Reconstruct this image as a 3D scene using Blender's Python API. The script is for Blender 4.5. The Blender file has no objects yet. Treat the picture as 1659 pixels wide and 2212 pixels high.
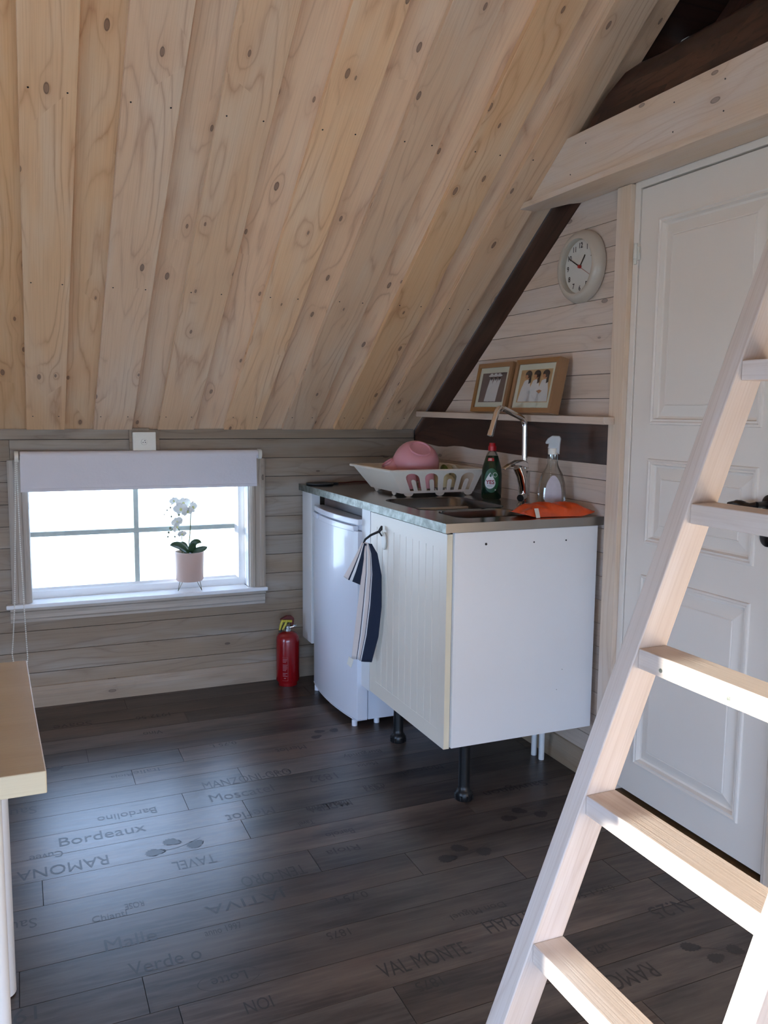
import bpy, bmesh, math, random
from mathutils import Vector, Matrix
random.seed(7)
SC = bpy.context.scene
COL = SC.collection
PI = math.pi

# ------------------------------------------------------------------ camera
cam_d = bpy.data.cameras.new('camera')
cam_d.sensor_fit = 'VERTICAL'
cam_d.sensor_height = 36.0
cam_d.lens = 1849.49 / 2212 * 36.0
cam_d.clip_start = 0.02
cam = bpy.data.objects.new('camera', cam_d)
COL.objects.link(cam)
_r = Vector((0.91981465, -0.39223494, 0.00963134))
_u = Vector((0.03788329, 0.11321801, 0.99284769))
_f = Vector((0.39051999, 0.91287099, -0.11899874))
cam.matrix_world = Matrix(((_r.x, _u.x, -_f.x, -1.85673), (_r.y, _u.y, -_f.y, -3.96001),
                           (_r.z, _u.z, -_f.z, 1.31895), (0, 0, 0, 1)))
SC.camera = cam

# ------------------------------------------------------------------ light and exposure
SC.view_settings.view_transform = 'Standard'
SC.view_settings.look = 'None'
SC.view_settings.gamma = 1.0
SC.view_settings.use_curve_mapping = False
SC.view_settings.exposure = 0.4
world = bpy.data.worlds.new('sky')
SC.world = world
world.use_nodes = True
_bg = world.node_tree.nodes['Background']
_bg.inputs['Color'].default_value = (0.46, 0.64, 1.0, 1)
_bg.inputs['Strength'].default_value = 12.5
sun_d = bpy.data.lights.new('sun', 'SUN')
sun_d.energy = 22.0
sun_d.angle = 0.02
sun_d.color = (1.0, 0.95, 0.88)
sun = bpy.data.objects.new('sun', sun_d)
COL.objects.link(sun)
sun.rotation_euler = Vector((0.985, -0.12, -0.08)).to_track_quat('-Z', 'Y').to_euler()

def portal(name, loc, direction, sx, sy):
    d = bpy.data.lights.new(name, 'AREA')
    d.shape = 'RECTANGLE'
    d.size = sx
    d.size_y = sy
    d.cycles.is_portal = True
    o = bpy.data.objects.new(name, d)
    COL.objects.link(o)
    o.location = loc
    o.rotation_euler = Vector(direction).to_track_quat('-Z', 'Y').to_euler()
portal('portal_window', (-1.36, 0.16, 0.77), (0, -1, 0), 1.0, 0.62)
portal('portal_added_far', (-4.66, -3.2, 0.88), (1, 0, 0), 2.0, 1.4)  # samples sky through the added, unseen far gable window
portal('portal_added_rear', (-2.4, -5.62, 0.60), (0, 1, 0), 3.5, 0.98)  # samples sky through the added, unseen rear window

# ------------------------------------------------------------------ materials
def srgb(r, g, b):
    f = lambda c: (c / 255 / 12.92) if c / 255 <= 0.04045 else ((c / 255 + 0.055) / 1.055) ** 2.4
    return (f(r), f(g), f(b), 1)

class NT:
    def __init__(s, name):
        s.m = bpy.data.materials.new(name)
        s.m.use_nodes = True
        s.t = s.m.node_tree
        s.b = s.t.nodes['Principled BSDF']
    def n(s, typ, **kw):
        x = s.t.nodes.new(typ)
        for k, v in kw.items():
            setattr(x, k, v)
        return x
    def l(s, a, b):
        s.t.links.new(a, b)
    def val(s, x, v):
        if isinstance(v, bpy.types.NodeSocket):
            s.l(v, x)
        else:
            x.default_value = v
    def math(s, op, a, b=0.0, c=0.0, clamp=False):
        x = s.n('ShaderNodeMath', operation=op, use_clamp=clamp)
        s.val(x.inputs[0], a); s.val(x.inputs[1], b); s.val(x.inputs[2], c)
        return x.outputs[0]
    def vec(s, x, y, z=0.0):
        c = s.n('ShaderNodeCombineXYZ')
        s.val(c.inputs[0], x); s.val(c.inputs[1], y); s.val(c.inputs[2], z)
        return c.outputs[0]
    def noise(s, v, scale=1.0, detail=3.0, rough=0.5):
        x = s.n('ShaderNodeTexNoise')
        s.l(v, x.inputs['Vector'])
        x.inputs['Scale'].default_value = scale
        x.inputs['Detail'].default_value = detail
        x.inputs['Roughness'].default_value = rough
        return x.outputs['Fac']
    def mix(s, f, a, b, blend='MIX'):
        x = s.n('ShaderNodeMix', data_type='RGBA', blend_type=blend)
        s.val(x.inputs[0], f); s.val(x.inputs[6], a); s.val(x.inputs[7], b)
        return x.outputs[2]
    def step(s, x, lo, hi):
        r = s.n('ShaderNodeMapRange', interpolation_type='SMOOTHSTEP')
        s.val(r.inputs[0], x)
        r.inputs[1].default_value = lo; r.inputs[2].default_value = hi
        r.inputs[3].default_value = 0; r.inputs[4].default_value = 1
        return r.outputs[0]

def plain(name, col, rough=0.5, metal=0.0, coat=0.0, noise=0.0, nscale=8.0, bump=0.0, trans=0.0, ior=1.45, spec=0.5):
    m = NT(name)
    b = m.b
    b.inputs['Roughness'].default_value = rough
    b.inputs['Metallic'].default_value = metal
    b.inputs['Coat Weight'].default_value = coat
    b.inputs['Transmission Weight'].default_value = trans
    b.inputs['IOR'].default_value = ior
    b.inputs['Specular IOR Level'].default_value = spec
    tc = m.n('ShaderNodeTexCoord')
    f = m.noise(tc.outputs['Object'], nscale, 4)
    k = m.step(f, 0.3, 0.7)
    dark = tuple(c * (1 - noise) for c in col[:3]) + (1,)
    m.l(m.mix(k, dark, col), b.inputs['Base Color'])
    if bump:
        bp = m.n('ShaderNodeBump')
        bp.inputs['Strength'].default_value = bump
        bp.inputs['Distance'].default_value = 0.002
        m.l(m.noise(tc.outputs['Object'], nscale * 12, 3), bp.inputs['Height'])
        m.l(bp.outputs[0], b.inputs['Normal'])
    return m.m

def wood(name, base, grain, white, knot, gs=1.0, wamt=0.4, kn=0.55, rough=0.55, tone=0.12, ringk=9.0, gamt=0.6, coat=0.0):
    m = NT(name)
    uv = m.n('ShaderNodeUVMap')
    sep = m.n('ShaderNodeSeparateXYZ')
    m.l(uv.outputs[0], sep.inputs[0])
    u, v = sep.outputs[0], sep.outputs[1]
    # knots
    kv = m.vec(m.math('MULTIPLY', u, 3.3), m.math('MULTIPLY', v, 8.0))
    vo = m.n('ShaderNodeTexVoronoi', voronoi_dimensions='2D', feature='F1')
    m.l(kv, vo.inputs['Vector'])
    vo.inputs['Scale'].default_value = 1.0
    vo.inputs['Randomness'].default_value = 1.0
    d = vo.outputs['Distance']
    sc = m.n('ShaderNodeSeparateColor')
    m.l(vo.outputs['Color'], sc.inputs[0])
    pres = m.math('LESS_THAN', sc.outputs[0], kn)
    size = m.math('ADD', m.math('MULTIPLY', sc.outputs[1], 0.032), 0.02)
    kd = m.math('DIVIDE', d, size)
    core = m.math('MULTIPLY', m.math('SUBTRACT', 1.0, m.step(kd, 0.8, 1.15)), pres)
    ring = m.math('MULTIPLY', m.math('SUBTRACT', 1.0, m.step(m.math('ABSOLUTE', m.math('SUBTRACT', kd, 1.05)), 0.0, 0.28)), pres)
    halo = m.math('MULTIPLY', m.math('POWER', 2.718, m.math('MULTIPLY', d, -7.0)), pres)
    # cathedral grain
    n1 = m.noise(m.vec(m.math('MULTIPLY', u, 0.9 * gs), m.math('MULTIPLY', v, 7.0)), 1.0, 1.0)
    n2 = m.noise(m.vec(m.math('MULTIPLY', u, 9.0), m.math('MULTIPLY', v, 60.0)), 1.0, 2.0)
    w = m.math('ADD', m.math('MULTIPLY', n1, ringk), m.math('ADD', m.math('MULTIPLY', v, 16.0), m.math('MULTIPLY', halo, 2.2)))
    w = m.math('ADD', w, m.math('MULTIPLY', n2, 0.35))
    s = m.math('FRACT', w)
    tri = m.math('MULTIPLY', m.math('ABSOLUTE', m.math('SUBTRACT', s, 0.5)), 2.0)
    line = m.math('MULTIPLY', m.math('POWER', tri, 5.0), gamt)
    fine = m.noise(m.vec(m.math('MULTIPLY', u, 4.0), m.math('MULTIPLY', v, 260.0)), 1.0, 3.0)
    # colour
    at = m.n('ShaderNodeAttribute', attribute_name='tone')
    tn = m.n('ShaderNodeSeparateColor')
    m.l(at.outputs['Color'], tn.inputs[0])
    big = m.noise(m.vec(m.math('MULTIPLY', u, 1.7), m.math('MULTIPLY', v, 9.0)), 1.0, 3.0)
    c = m.mix(m.math('MULTIPLY', m.step(big, 0.42, 0.68), wamt), base, white)
    c = m.mix(m.math('MULTIPLY', line, m.step(m.noise(m.vec(m.math('MULTIPLY', u, 2.0), m.math('MULTIPLY', v, 12.0)), 1.0, 2.0), 0.3, 0.65)), c, grain)
    c = m.mix(m.math('MULTIPLY', m.step(fine, 0.42, 0.75), 0.22), c, grain)
    c = m.mix(m.math('MULTIPLY', halo, 0.4, clamp=True), c, grain)
    c = m.mix(m.math('MULTIPLY', core, 0.62), c, knot)
    c = m.mix(m.math('MULTIPLY', ring, 0.75), c, tuple(x * 0.55 for x in knot[:3]) + (1,))
    hs = m.n('ShaderNodeHueSaturation')
    m.l(c, hs.inputs['Color'])
    m.l(m.math('ADD', m.math('MULTIPLY', tn.outputs[0], tone), 1.0 - tone / 2), hs.inputs['Value'])
    m.l(m.math('ADD', m.math('MULTIPLY', tn.outputs[1], 0.24), 0.88), hs.inputs['Saturation'])
    m.l(hs.outputs[0], m.b.inputs['Base Color'])
    m.b.inputs['Roughness'].default_value = rough
    m.b.inputs['Coat Weight'].default_value = coat
    bp = m.n('ShaderNodeBump')
    bp.inputs['Strength'].default_value = 0.25
    bp.inputs['Distance'].default_value = 0.001
    m.l(fine, bp.inputs['Height'])
    m.l(bp.outputs[0], m.b.inputs['Normal'])
    return m.m

M = {}
M['ceil'] = wood('pine_ceiling', srgb(236, 194, 152), srgb(186, 132, 96), srgb(236, 210, 180), srgb(96, 70, 64), wamt=0.6, kn=0.6, tone=0.2, gamt=0.62)
M['wallwood'] = wood('pine_limewashed', srgb(150, 130, 108), srgb(108, 87, 69), srgb(164, 152, 138), srgb(78, 60, 50), wamt=0.85, kn=0.42, tone=0.22, gamt=0.5, gs=1.2)
M['gable'] = wood('pine_whitewashed', srgb(212, 190, 170), srgb(168, 140, 120), srgb(214, 200, 190), srgb(120, 104, 96), wamt=0.7, kn=0.25, tone=0.10, gamt=0.35)
M['trimwood'] = wood('pine_trim', srgb(230, 204, 176), srgb(194, 156, 122), srgb(230, 214, 200), srgb(130, 110, 98), wamt=0.8, kn=0.16, tone=0.08, gamt=0.35)
M['casing'] = wood('pine_casing', srgb(176, 162, 146), srgb(140, 122, 106), srgb(190, 180, 168), srgb(96, 80, 70), wamt=0.8, kn=0.15, tone=0.08, gamt=0.35)
M['basewood'] = wood('pine_baseboard', srgb(164, 142, 118), srgb(124, 100, 78), srgb(174, 158, 140), srgb(110, 86, 70), wamt=0.7, kn=0.2, tone=0.08, gamt=0.4)
M['ladder'] = wood('ladder_wood', srgb(216, 200, 188), srgb(178, 150, 132), srgb(228, 220, 218), srgb(110, 88, 76), wamt=0.75, kn=0.16, tone=0.06, gamt=0.35, gs=0.7)
M['dark'] = wood('dark_stained', srgb(60, 38, 30), srgb(24, 14, 11), srgb(104, 68, 50), srgb(20, 12, 9), wamt=0.7, kn=0.3, tone=0.2, rough=0.4, gamt=0.8)
M['birch'] = wood('birch_top', srgb(208, 190, 154), srgb(186, 164, 126), srgb(218, 204, 172), srgb(190, 150, 104), wamt=0.5, kn=0.08, tone=0.05, gamt=0.25, rough=0.4, gs=0.6)
M['oakframe'] = wood('frame_oak', srgb(148, 104, 60), srgb(122, 82, 44), srgb(156, 112, 66), srgb(120, 78, 40), wamt=0.4, kn=0.0, tone=0.05, gamt=0.3, rough=0.45)
M['ground_dark'] = plain('backing_dark', srgb(40, 30, 24), 0.8, noise=0.3)
M['doorpaint'] = plain('door_paint', srgb(238, 227, 214), 0.38, noise=0.02, nscale=3)
M['white'] = plain('white_melamine', srgb(232, 231, 230), 0.35, noise=0.02, nscale=3)
M['fridge'] = plain('fridge_enamel', srgb(226, 228, 236), 0.24, noise=0.015, nscale=3, coat=0.3)
M['cream'] = plain('cream_foil', srgb(234, 223, 206), 0.35, noise=0.02, nscale=3)
M['creamedge'] = plain('yellowed_edge', srgb(228, 216, 188), 0.45, noise=0.04)
M['gloss_white'] = plain('window_paint', srgb(238, 238, 238), 0.12, noise=0.01, coat=0.3)
M['muntin'] = plain('muntin_paint', srgb(190, 198, 190), 0.5, noise=0.12, nscale=30)
M['blackplastic'] = plain('black_plastic', srgb(22, 22, 24), 0.35, noise=0.1)
M['greyplastic'] = plain('grey_rubber', srgb(58, 62, 64), 0.55, noise=0.1)
M['whiteplastic'] = plain('white_plastic', srgb(226, 222, 210), 0.35, noise=0.02)
M['rackplastic'] = plain('rack_plastic', srgb(238, 230, 216), 0.4, noise=0.03)
M['pink'] = plain('pink_plastic', srgb(226, 160, 166), 0.32, noise=0.02)
M['palegreen'] = plain('green_glaze', srgb(110, 130, 62), 0.3, noise=0.1)
M['paleyellow'] = plain('cream_glaze', srgb(220, 206, 160), 0.3, noise=0.05)
M['chrome'] = plain('chrome', (0.78, 0.77, 0.75, 1), 0.08, metal=1.0, noise=0.02)
M['darkmetal'] = plain('dark_metal', srgb(70, 66, 64), 0.3, metal=1.0, noise=0.1)
M['brass'] = plain('brass_wire', srgb(120, 112, 90), 0.35, metal=1.0, noise=0.05)
M['clockrim'] = plain('clock_plastic', srgb(190, 178, 162), 0.35, noise=0.02, coat=0.2)
M['clockface'] = plain('clock_paper', srgb(236, 228, 220), 0.6, noise=0.01)
M['black'] = plain('black_print', srgb(16, 14, 14), 0.5)
M['red'] = plain('red_hand', srgb(190, 40, 36), 0.4)
M['redcap'] = plain('red_cap', srgb(190, 26, 34), 0.35)
M['redenamel'] = plain('red_enamel', srgb(138, 16, 20), 0.25, noise=0.05, coat=0.4)
M['darkred'] = plain('dark_red_plastic', srgb(96, 36, 30), 0.5, noise=0.1)
M['yellow'] = plain('yellow_plastic', srgb(196, 180, 60), 0.45, noise=0.1)
M['dustyprint'] = plain('pale_print', srgb(160, 100, 106), 0.6)
M['mat'] = plain('mat_board', srgb(226, 220, 200), 0.8, noise=0.01)
M['taupe'] = plain('taupe_print', srgb(126, 104, 98), 0.7, noise=0.03)
M['tan'] = plain('tan_print', srgb(208, 166, 118), 0.7, noise=0.05)
M['paperwhite'] = plain('paper_white', srgb(228, 220, 216), 0.7, noise=0.02)
M['skin'] = plain('skin_print', srgb(190, 132, 92), 0.7)
M['hair'] = plain('hair_print', srgb(46, 36, 34), 0.7)
M['potpink'] = plain('pot_ceramic', srgb(214, 182, 166), 0.5, noise=0.02)
M['leaf'] = plain('leaf_green', srgb(62, 88, 58), 0.28, noise=0.25, coat=0.3)
M['stem'] = plain('stem_green', srgb(96, 104, 60), 0.5, noise=0.2)
M['bud'] = plain('bud_green', srgb(120, 122, 96), 0.5, noise=0.2)
M['petal'] = plain('petal_white', srgb(242, 240, 232), 0.6, noise=0.04, nscale=40)
M['petalyellow'] = plain('petal_centre', srgb(226, 224, 150), 0.6, noise=0.1)
M['navy'] = plain('navy_cotton', srgb(34, 42, 62), 0.9, noise=0.1, bump=0.6)
M['cotton'] = plain('cream_cotton', srgb(226, 212, 204), 0.9, noise=0.03, bump=0.6)
M['cottonwhite'] = plain('white_cotton', srgb(236, 234, 232), 0.9, noise=0.03, bump=0.6)
M['soapgreen'] = plain('soap_green', srgb(10, 44, 26), 0.12, noise=0.2, coat=0.5)
M['labelgreen'] = plain('label_green', srgb(34, 92, 52), 0.4, noise=0.1)
M['labelwhite'] = plain('label_white', srgb(228, 228, 226), 0.4)
M['labelred'] = plain('label_red', srgb(150, 18, 40), 0.4)
M['labelblue'] = plain('label_blue', srgb(40, 50, 110), 0.4)
M['orange'] = plain('orange_film', srgb(226, 82, 30), 0.3, noise=0.25, nscale=25, coat=0.4)
M['steelgap'] = plain('void_black', srgb(14, 12, 11), 0.8)
M['threshold'] = plain('threshold_wood', srgb(110, 84, 54), 0.5, noise=0.3, nscale=20)
M['labelgrey'] = plain('label_lilac', srgb(190, 182, 186), 0.5, noise=0.06, nscale=60)

def mat_steel():
    m = NT('brushed_steel')
    tc = m.n('ShaderNodeTexCoord')
    m.b.inputs['Metallic'].default_value = 1.0
    m.b.inputs['Roughness'].default_value = 0.2
    f = m.noise(tc.outputs['Object'], 5, 4)
    m.l(m.mix(m.step(f, 0.3, 0.7), (0.40, 0.37, 0.34, 1), (0.47, 0.44, 0.41, 1)), m.b.inputs['Base Color'])
    return m.m
M['steel'] = mat_steel()

def mat_galv():
    m = NT('galvanised_edge')
    tc = m.n('ShaderNodeTexCoord')
    m.b.inputs['Metallic'].default_value = 0.7
    m.b.inputs['Roughness'].default_value = 0.42
    f = m.noise(tc.outputs['Object'], 26, 5, 0.7)
    m.l(m.mix(m.step(f, 0.35, 0.65), srgb(92, 94, 88), srgb(140, 144, 136)), m.b.inputs['Base Color'])
    return m.m
M['galv'] = mat_galv()
M['edgesteel'] = plain('edge_steel', (0.30, 0.28, 0.26, 1), 0.38, metal=1.0, noise=0.08)
M['shadedsteel'] = plain('bowl_steel_shaded', (0.20, 0.19, 0.18, 1), 0.24, metal=1.0, noise=0.1)  # steel darkened to put shade into the sink bowl interiors

def mat_floor():
    m = NT('laminate_planks')
    uv = m.n('ShaderNodeUVMap')
    sep = m.n('ShaderNodeSeparateXYZ')
    m.l(uv.outputs[0], sep.inputs[0])
    u, v = sep.outputs[0], sep.outputs[1]
    at = m.n('ShaderNodeAttribute', attribute_name='tone')
    tn = m.n('ShaderNodeSeparateColor')
    m.l(at.outputs['Color'], tn.inputs[0])
    big = m.noise(m.vec(m.math('MULTIPLY', u, 2.2), m.math('MULTIPLY', v, 9.0)), 1.0, 4.0, 0.6)
    st = m.noise(m.vec(m.math('MULTIPLY', u, 5.0), m.math('MULTIPLY', v, 70.0)), 1.0, 4.0, 0.65)
    c = m.mix(m.step(big, 0.34, 0.66), srgb(54, 44, 39), srgb(92, 78, 69))
    c = m.mix(m.math('MULTIPLY', m.step(st, 0.4, 0.75), 0.45), c, srgb(116, 100, 89))
    c = m.mix(m.math('MULTIPLY', m.step(m.noise(m.vec(m.math('MULTIPLY', u, 3.0), m.math('MULTIPLY', v, 14.0), 4.0), 1.0, 4.0), 0.55, 0.75), 0.35), c, srgb(92, 66, 56))
    hs = m.n('ShaderNodeHueSaturation')
    m.l(c, hs.inputs['Color'])
    m.l(m.math('ADD', m.math('MULTIPLY', tn.outputs[0], 0.5), 0.72), hs.inputs['Value'])
    m.l(m.math('ADD', m.math('MULTIPLY', tn.outputs[1], 0.5), 0.7), hs.inputs['Saturation'])
    m.l(hs.outputs[0], m.b.inputs['Base Color'])
    m.l(m.math('ADD', m.math('MULTIPLY', st, 0.12), 0.27), m.b.inputs['Roughness'])
    m.b.inputs['Specular IOR Level'].default_value = 0.42
    bp = m.n('ShaderNodeBump')
    bp.inputs['Strength'].default_value = 0.2
    bp.inputs['Distance'].default_value = 0.0006
    m.l(st, bp.inputs['Height'])
    m.l(bp.outputs[0], m.b.inputs['Normal'])
    return m.m
M['floor'] = mat_floor()
M['print'] = plain('floor_print', srgb(48, 42, 40), 0.42, noise=0.25, nscale=60)

def mat_glass(name, tint=(1, 1, 1, 1), refl=0.08):
    m = NT(name)
    t = m.t
    out = t.nodes['Material Output']
    tr = m.n('ShaderNodeBsdfTransparent'); tr.inputs[0].default_value = tint
    gl = m.n('ShaderNodeBsdfGlossy'); gl.inputs['Roughness'].default_value = 0.02
    lw = m.n('ShaderNodeLayerWeight'); lw.inputs[0].default_value = 0.35
    mx = m.n('ShaderNodeMixShader')
    m.l(m.math('ADD', m.math('MULTIPLY', lw.outputs['Fresnel'], 0.6), refl), mx.inputs[0])
    m.l(tr.outputs[0], mx.inputs[1]); m.l(gl.outputs[0], mx.inputs[2])
    m.l(mx.outputs[0], out.inputs[0])
    return m.m
M['glass'] = mat_glass('window_glass', (0.96, 0.98, 0.97, 1), 0.03)
M['clearplastic'] = mat_glass('clear_plastic', (0.84, 0.86, 0.85, 1), 0.10)
M['milkplastic'] = plain('milky_plastic', srgb(206, 208, 208), 0.25, noise=0.05, trans=0.35)
M['fabric'] = plain('blind_fabric', srgb(222, 218, 222), 0.85, noise=0.02, bump=0.3)
M['palegrass'] = plain('lawn_paled', srgb(220, 212, 196), 0.9, noise=0.3, nscale=3)  # lawn colour paled so the ground looks sunlit and throws light indoors

# ------------------------------------------------------------------ mesh helpers
def prep(bm):
    if not bm.loops.layers.uv.get('UVMap'):
        bm.loops.layers.uv.new('UVMap')
    if not bm.loops.layers.color.get('tone'):
        bm.loops.layers.color.new('tone')
    return bm
def NB():
    return prep(bmesh.new())

def obj(name, bm, mats, parent=None, smooth=False, bevel=0.0, seg=2, solid=0.0, subsurf=0):
    me = bpy.data.meshes.new(name)
    bmesh.ops.recalc_face_normals(bm, faces=bm.faces)
    bm.to_mesh(me); bm.free()
    if not isinstance(mats, (list, tuple)):
        mats = [mats]
    for m in mats:
        me.materials.append(M[m] if isinstance(m, str) else m)
    if smooth:
        for p in me.polygons:
            p.use_smooth = True
        try:
            me.set_sharp_from_angle(angle=0.7)
        except Exception:
            pass
    o = bpy.data.objects.new(name, me)
    COL.objects.link(o)
    if parent is not None:
        o.parent = parent
        o.matrix_parent_inverse = parent.matrix_world.inverted()
    if solid:
        md = o.modifiers.new('thick', 'SOLIDIFY'); md.thickness = solid; md.offset = 0
    if bevel:
        md = o.modifiers.new('bevel', 'BEVEL'); md.width = bevel; md.segments = seg
        md.limit_method = 'ANGLE'; md.angle_limit = 0.6
    if subsurf:
        md = o.modifiers.new('smooth', 'SUBSURF'); md.levels = subsurf; md.render_levels = subsurf
    return o

def thing(name, label, cat, loc=(0, 0, 0), group=None):
    o = bpy.data.objects.new(name, None)
    COL.objects.link(o)
    o.location = loc
    o.empty_display_size = 0.05
    bpy.context.view_layer.update()
    o['label'] = label; o['category'] = cat
    if group: o['group'] = group
    return o
def tag(o, label, cat, group=None):
    o['label'] = label; o['category'] = cat
    if group: o['group'] = group
    return o
def struct(o):
    o['kind'] = 'structure'
    return o

def uvfaces(bm, faces, L, off=None, tone=None, scale=1.0):
    """u runs along L (metres), v across; one random offset and tone per board"""
    uvl = bm.loops.layers.uv['UVMap']; cl = bm.loops.layers.color['tone']
    L = Vector(L).normalized()
    off = off or (random.uniform(0, 40), random.uniform(0, 40))
    tone = tone or (random.random(), random.random(), random.random(), 1)
    for f in faces:
        n = f.normal if f.normal.length > 0 else Vector((0, 0, 1))
        A = n.cross(L)
        if A.length < 0.3:
            A = L.orthogonal()
            B = n.cross(A)
            for lp in f.loops:
                p = lp.vert.co
                lp[uvl].uv = (p.dot(B) * 0.05 + off[0], p.dot(A) + off[1]); lp[cl] = tone
            continue
        A.normalize()
        # keep sign stable
        if max(A, key=abs) < 0: A = -A
        for lp in f.loops:
            p = lp.vert.co
            lp[uvl].uv = ((p.dot(L) + off[0]) * scale, (p.dot(A) + off[1]) * scale); lp[cl] = tone

def prism(bm, pts, T, L=(1, 0, 0), mi=0, tone=None, scale=1.0):
    """polygon pts (3d) extruded by vector T"""
    T = Vector(T)
    a = [bm.verts.new(Vector(p)) for p in pts]
    b = [bm.verts.new(Vector(p) + T) for p in pts]
    fs = [bm.faces.new(a), bm.faces.new(b[::-1])]
    n = len(a)
    for i in range(n):
        fs.append(bm.faces.new((a[i], b[i], b[(i + 1) % n], a[(i + 1) % n])))
    for f in fs:
        f.material_index = mi
        f.normal_update()
    uvfaces(bm, fs, L, tone=tone, scale=scale)
    return fs

def box(bm, x0, x1, y0, y1, z0, z1, L=None, mi=0, tone=None, scale=1.0):
    if L is None:
        d = (abs(x1 - x0), abs(y1 - y0), abs(z1 - z0))
        L = [(1, 0, 0), (0, 1, 0), (0, 0, 1)][d.index(max(d))]
    return prism(bm, [(x0, y0, z0), (x1, y0, z0), (x1, y1, z0), (x0, y1, z0)], (0, 0, z1 - z0), L, mi, tone, scale)

def lathe(bm, prof, c=(0, 0, 0), seg=32, mat=None, mi=0, sx=1.0, sy=1.0):
    rings = []
    mat = mat or Matrix.Identity(4)
    for r, z in prof:
        if r < 1e-5:
            rings.append([bm.verts.new(mat @ Vector((c[0], c[1], c[2] + z)))])
        else:
            rings.append([bm.verts.new(mat @ Vector((c[0] + sx * r * math.cos(2 * PI * i / seg), c[1] + sy * r * math.sin(2 * PI * i / seg), c[2] + z))) for i in range(seg)])
    fs = []
    for A, B in zip(rings, rings[1:]):
        if len(A) == 1 and len(B) == 1: continue
        for i in range(seg):
            j = (i + 1) % seg
            if len(A) == 1: fs.append(bm.faces.new((A[0], B[i], B[j])))
            elif len(B) == 1: fs.append(bm.faces.new((A[i], A[j], B[0])))
            else: fs.append(bm.faces.new((A[i], A[j], B[j], B[i])))
    for f in fs: f.material_index = mi
    return fs

def disc_caps(prof):
    return [(0, prof[0][1])] + prof + [(0, prof[-1][1])]

def tube(bm, pts, r, seg=12, mi=0, closed=False):
    pts = [Vector(p) for p in pts]
    n = len(pts)
    rr = r if isinstance(r, (list, tuple)) else [r] * n
    rings = []
    up = None
    for i, p in enumerate(pts):
        if closed: t = (pts[(i + 1) % n] - pts[i - 1]).normalized()
        elif i == 0: t = (pts[1] - p).normalized()
        elif i == n - 1: t = (p - pts[i - 1]).normalized()
        else: t = ((pts[i + 1] - p).normalized() + (p - pts[i - 1]).normalized()).normalized()
        if up is None: up = t.orthogonal().normalized()
        up = (up - t * up.dot(t)).normalized()
        sd = t.cross(up)
        rings.append([bm.verts.new(p + (up * math.cos(2 * PI * k / seg) + sd * math.sin(2 * PI * k / seg)) * rr[i]) for k in range(seg)])
    fs = []
    rng = range(n) if closed else range(n - 1)
    for i in rng:
        A, B = rings[i], rings[(i + 1) % n]
        for k in range(seg):
            fs.append(bm.faces.new((A[k], A[(k + 1) % seg], B[(k + 1) % seg], B[k])))
    if not closed:
        fs.append(bm.faces.new(rings[0][::-1])); fs.append(bm.faces.new(rings[-1]))
    for f in fs: f.material_index = mi
    return fs

def arc_path(pts, rad, n=6):
    """round the inner corners of a polyline"""
    pts = [Vector(p) for p in pts]
    out = [pts[0]]
    for i in range(1, len(pts) - 1):
        a = (pts[i - 1] - pts[i]).normalized(); b = (pts[i + 1] - pts[i]).normalized()
        p0 = pts[i] + a * rad; p1 = pts[i] + b * rad
        for k in range(n + 1):
            t = k / n
            out.append(p0 * (1 - t) ** 2 + pts[i] * 2 * t * (1 - t) + p1 * t * t)
    out.append(pts[-1])
    return out

def sphere(bm, c, r, seg=12, rings=8, sc=(1, 1, 1), mat=None, mi=0):
    prof = [(r * math.sin(PI * i / rings), -r * math.cos(PI * i / rings)) for i in range(rings + 1)]
    prof[0] = (0, -r); prof[-1] = (0, r)
    T = Matrix.Translation(Vector(c)) @ (mat or Matrix.Identity(4)) @ Matrix.Diagonal((sc[0], sc[1], sc[2], 1))
    return lathe(bm, prof, seg=seg, mat=T, mi=mi)

def frame_loops(bm, P, rect, prof, mi=0, inner=False, tone=None):
    """P maps (a,b,h) to 3d; rect=(a0,a1,b0,b1); prof=[(inset,height)...]; mitred moulding"""
    a0, a1, b0, b1 = rect
    loops = []
    for t, h in prof:
        loops.append([bm.verts.new(Vector(P(*q))) for q in ((a0 + t, b0 + t, h), (a1 - t, b0 + t, h), (a1 - t, b1 - t, h), (a0 + t, b1 - t, h))])
    dirs = [Vector(P(1, 0, 0)) - Vector(P(0, 0, 0)), Vector(P(0, 1, 0)) - Vector(P(0, 0, 0))]
    sides = [[], [], [], []]
    for A, B in zip(loops, loops[1:]):
        for i in range(4):
            f = bm.faces.new((A[i], A[(i + 1) % 4], B[(i + 1) % 4], B[i])); f.normal_update(); f.material_index = mi
            sides[i].append(f)
    for i in range(4):
        uvfaces(bm, sides[i], dirs[i % 2], tone=tone)
    if inner:
        f = bm.faces.new(loops[-1]); f.normal_update(); f.material_index = mi
        uvfaces(bm, [f], dirs[0], tone=tone)
    return loops

def fill_with_holes(bm, outer, holes, mi=0):
    es = []
    for lp in [outer] + holes:
        vs = [bm.verts.new(Vector(p)) for p in lp]
        es += [bm.edges.new((vs[i], vs[(i + 1) % len(vs)])) for i in range(len(vs))]
    r = bmesh.ops.triangle_fill(bm, use_beauty=True, use_dissolve=False, edges=es)
    fs = [g for g in r['geom'] if isinstance(g, bmesh.types.BMFace)]
    for f in fs: f.material_index = mi
    return fs

def rrect(x0, x1, y0, y1, r, n=5):
    out = []
    for cx, cy, a in ((x1 - r, y1 - r, 0), (x0 + r, y1 - r, 90), (x0 + r, y0 + r, 180), (x1 - r, y0 + r, 270)):
        for k in range(n + 1):
            t = math.radians(a + 90 * k / n)
            out.append((cx + r * math.cos(t), cy + r * math.sin(t)))
    return out

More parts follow.
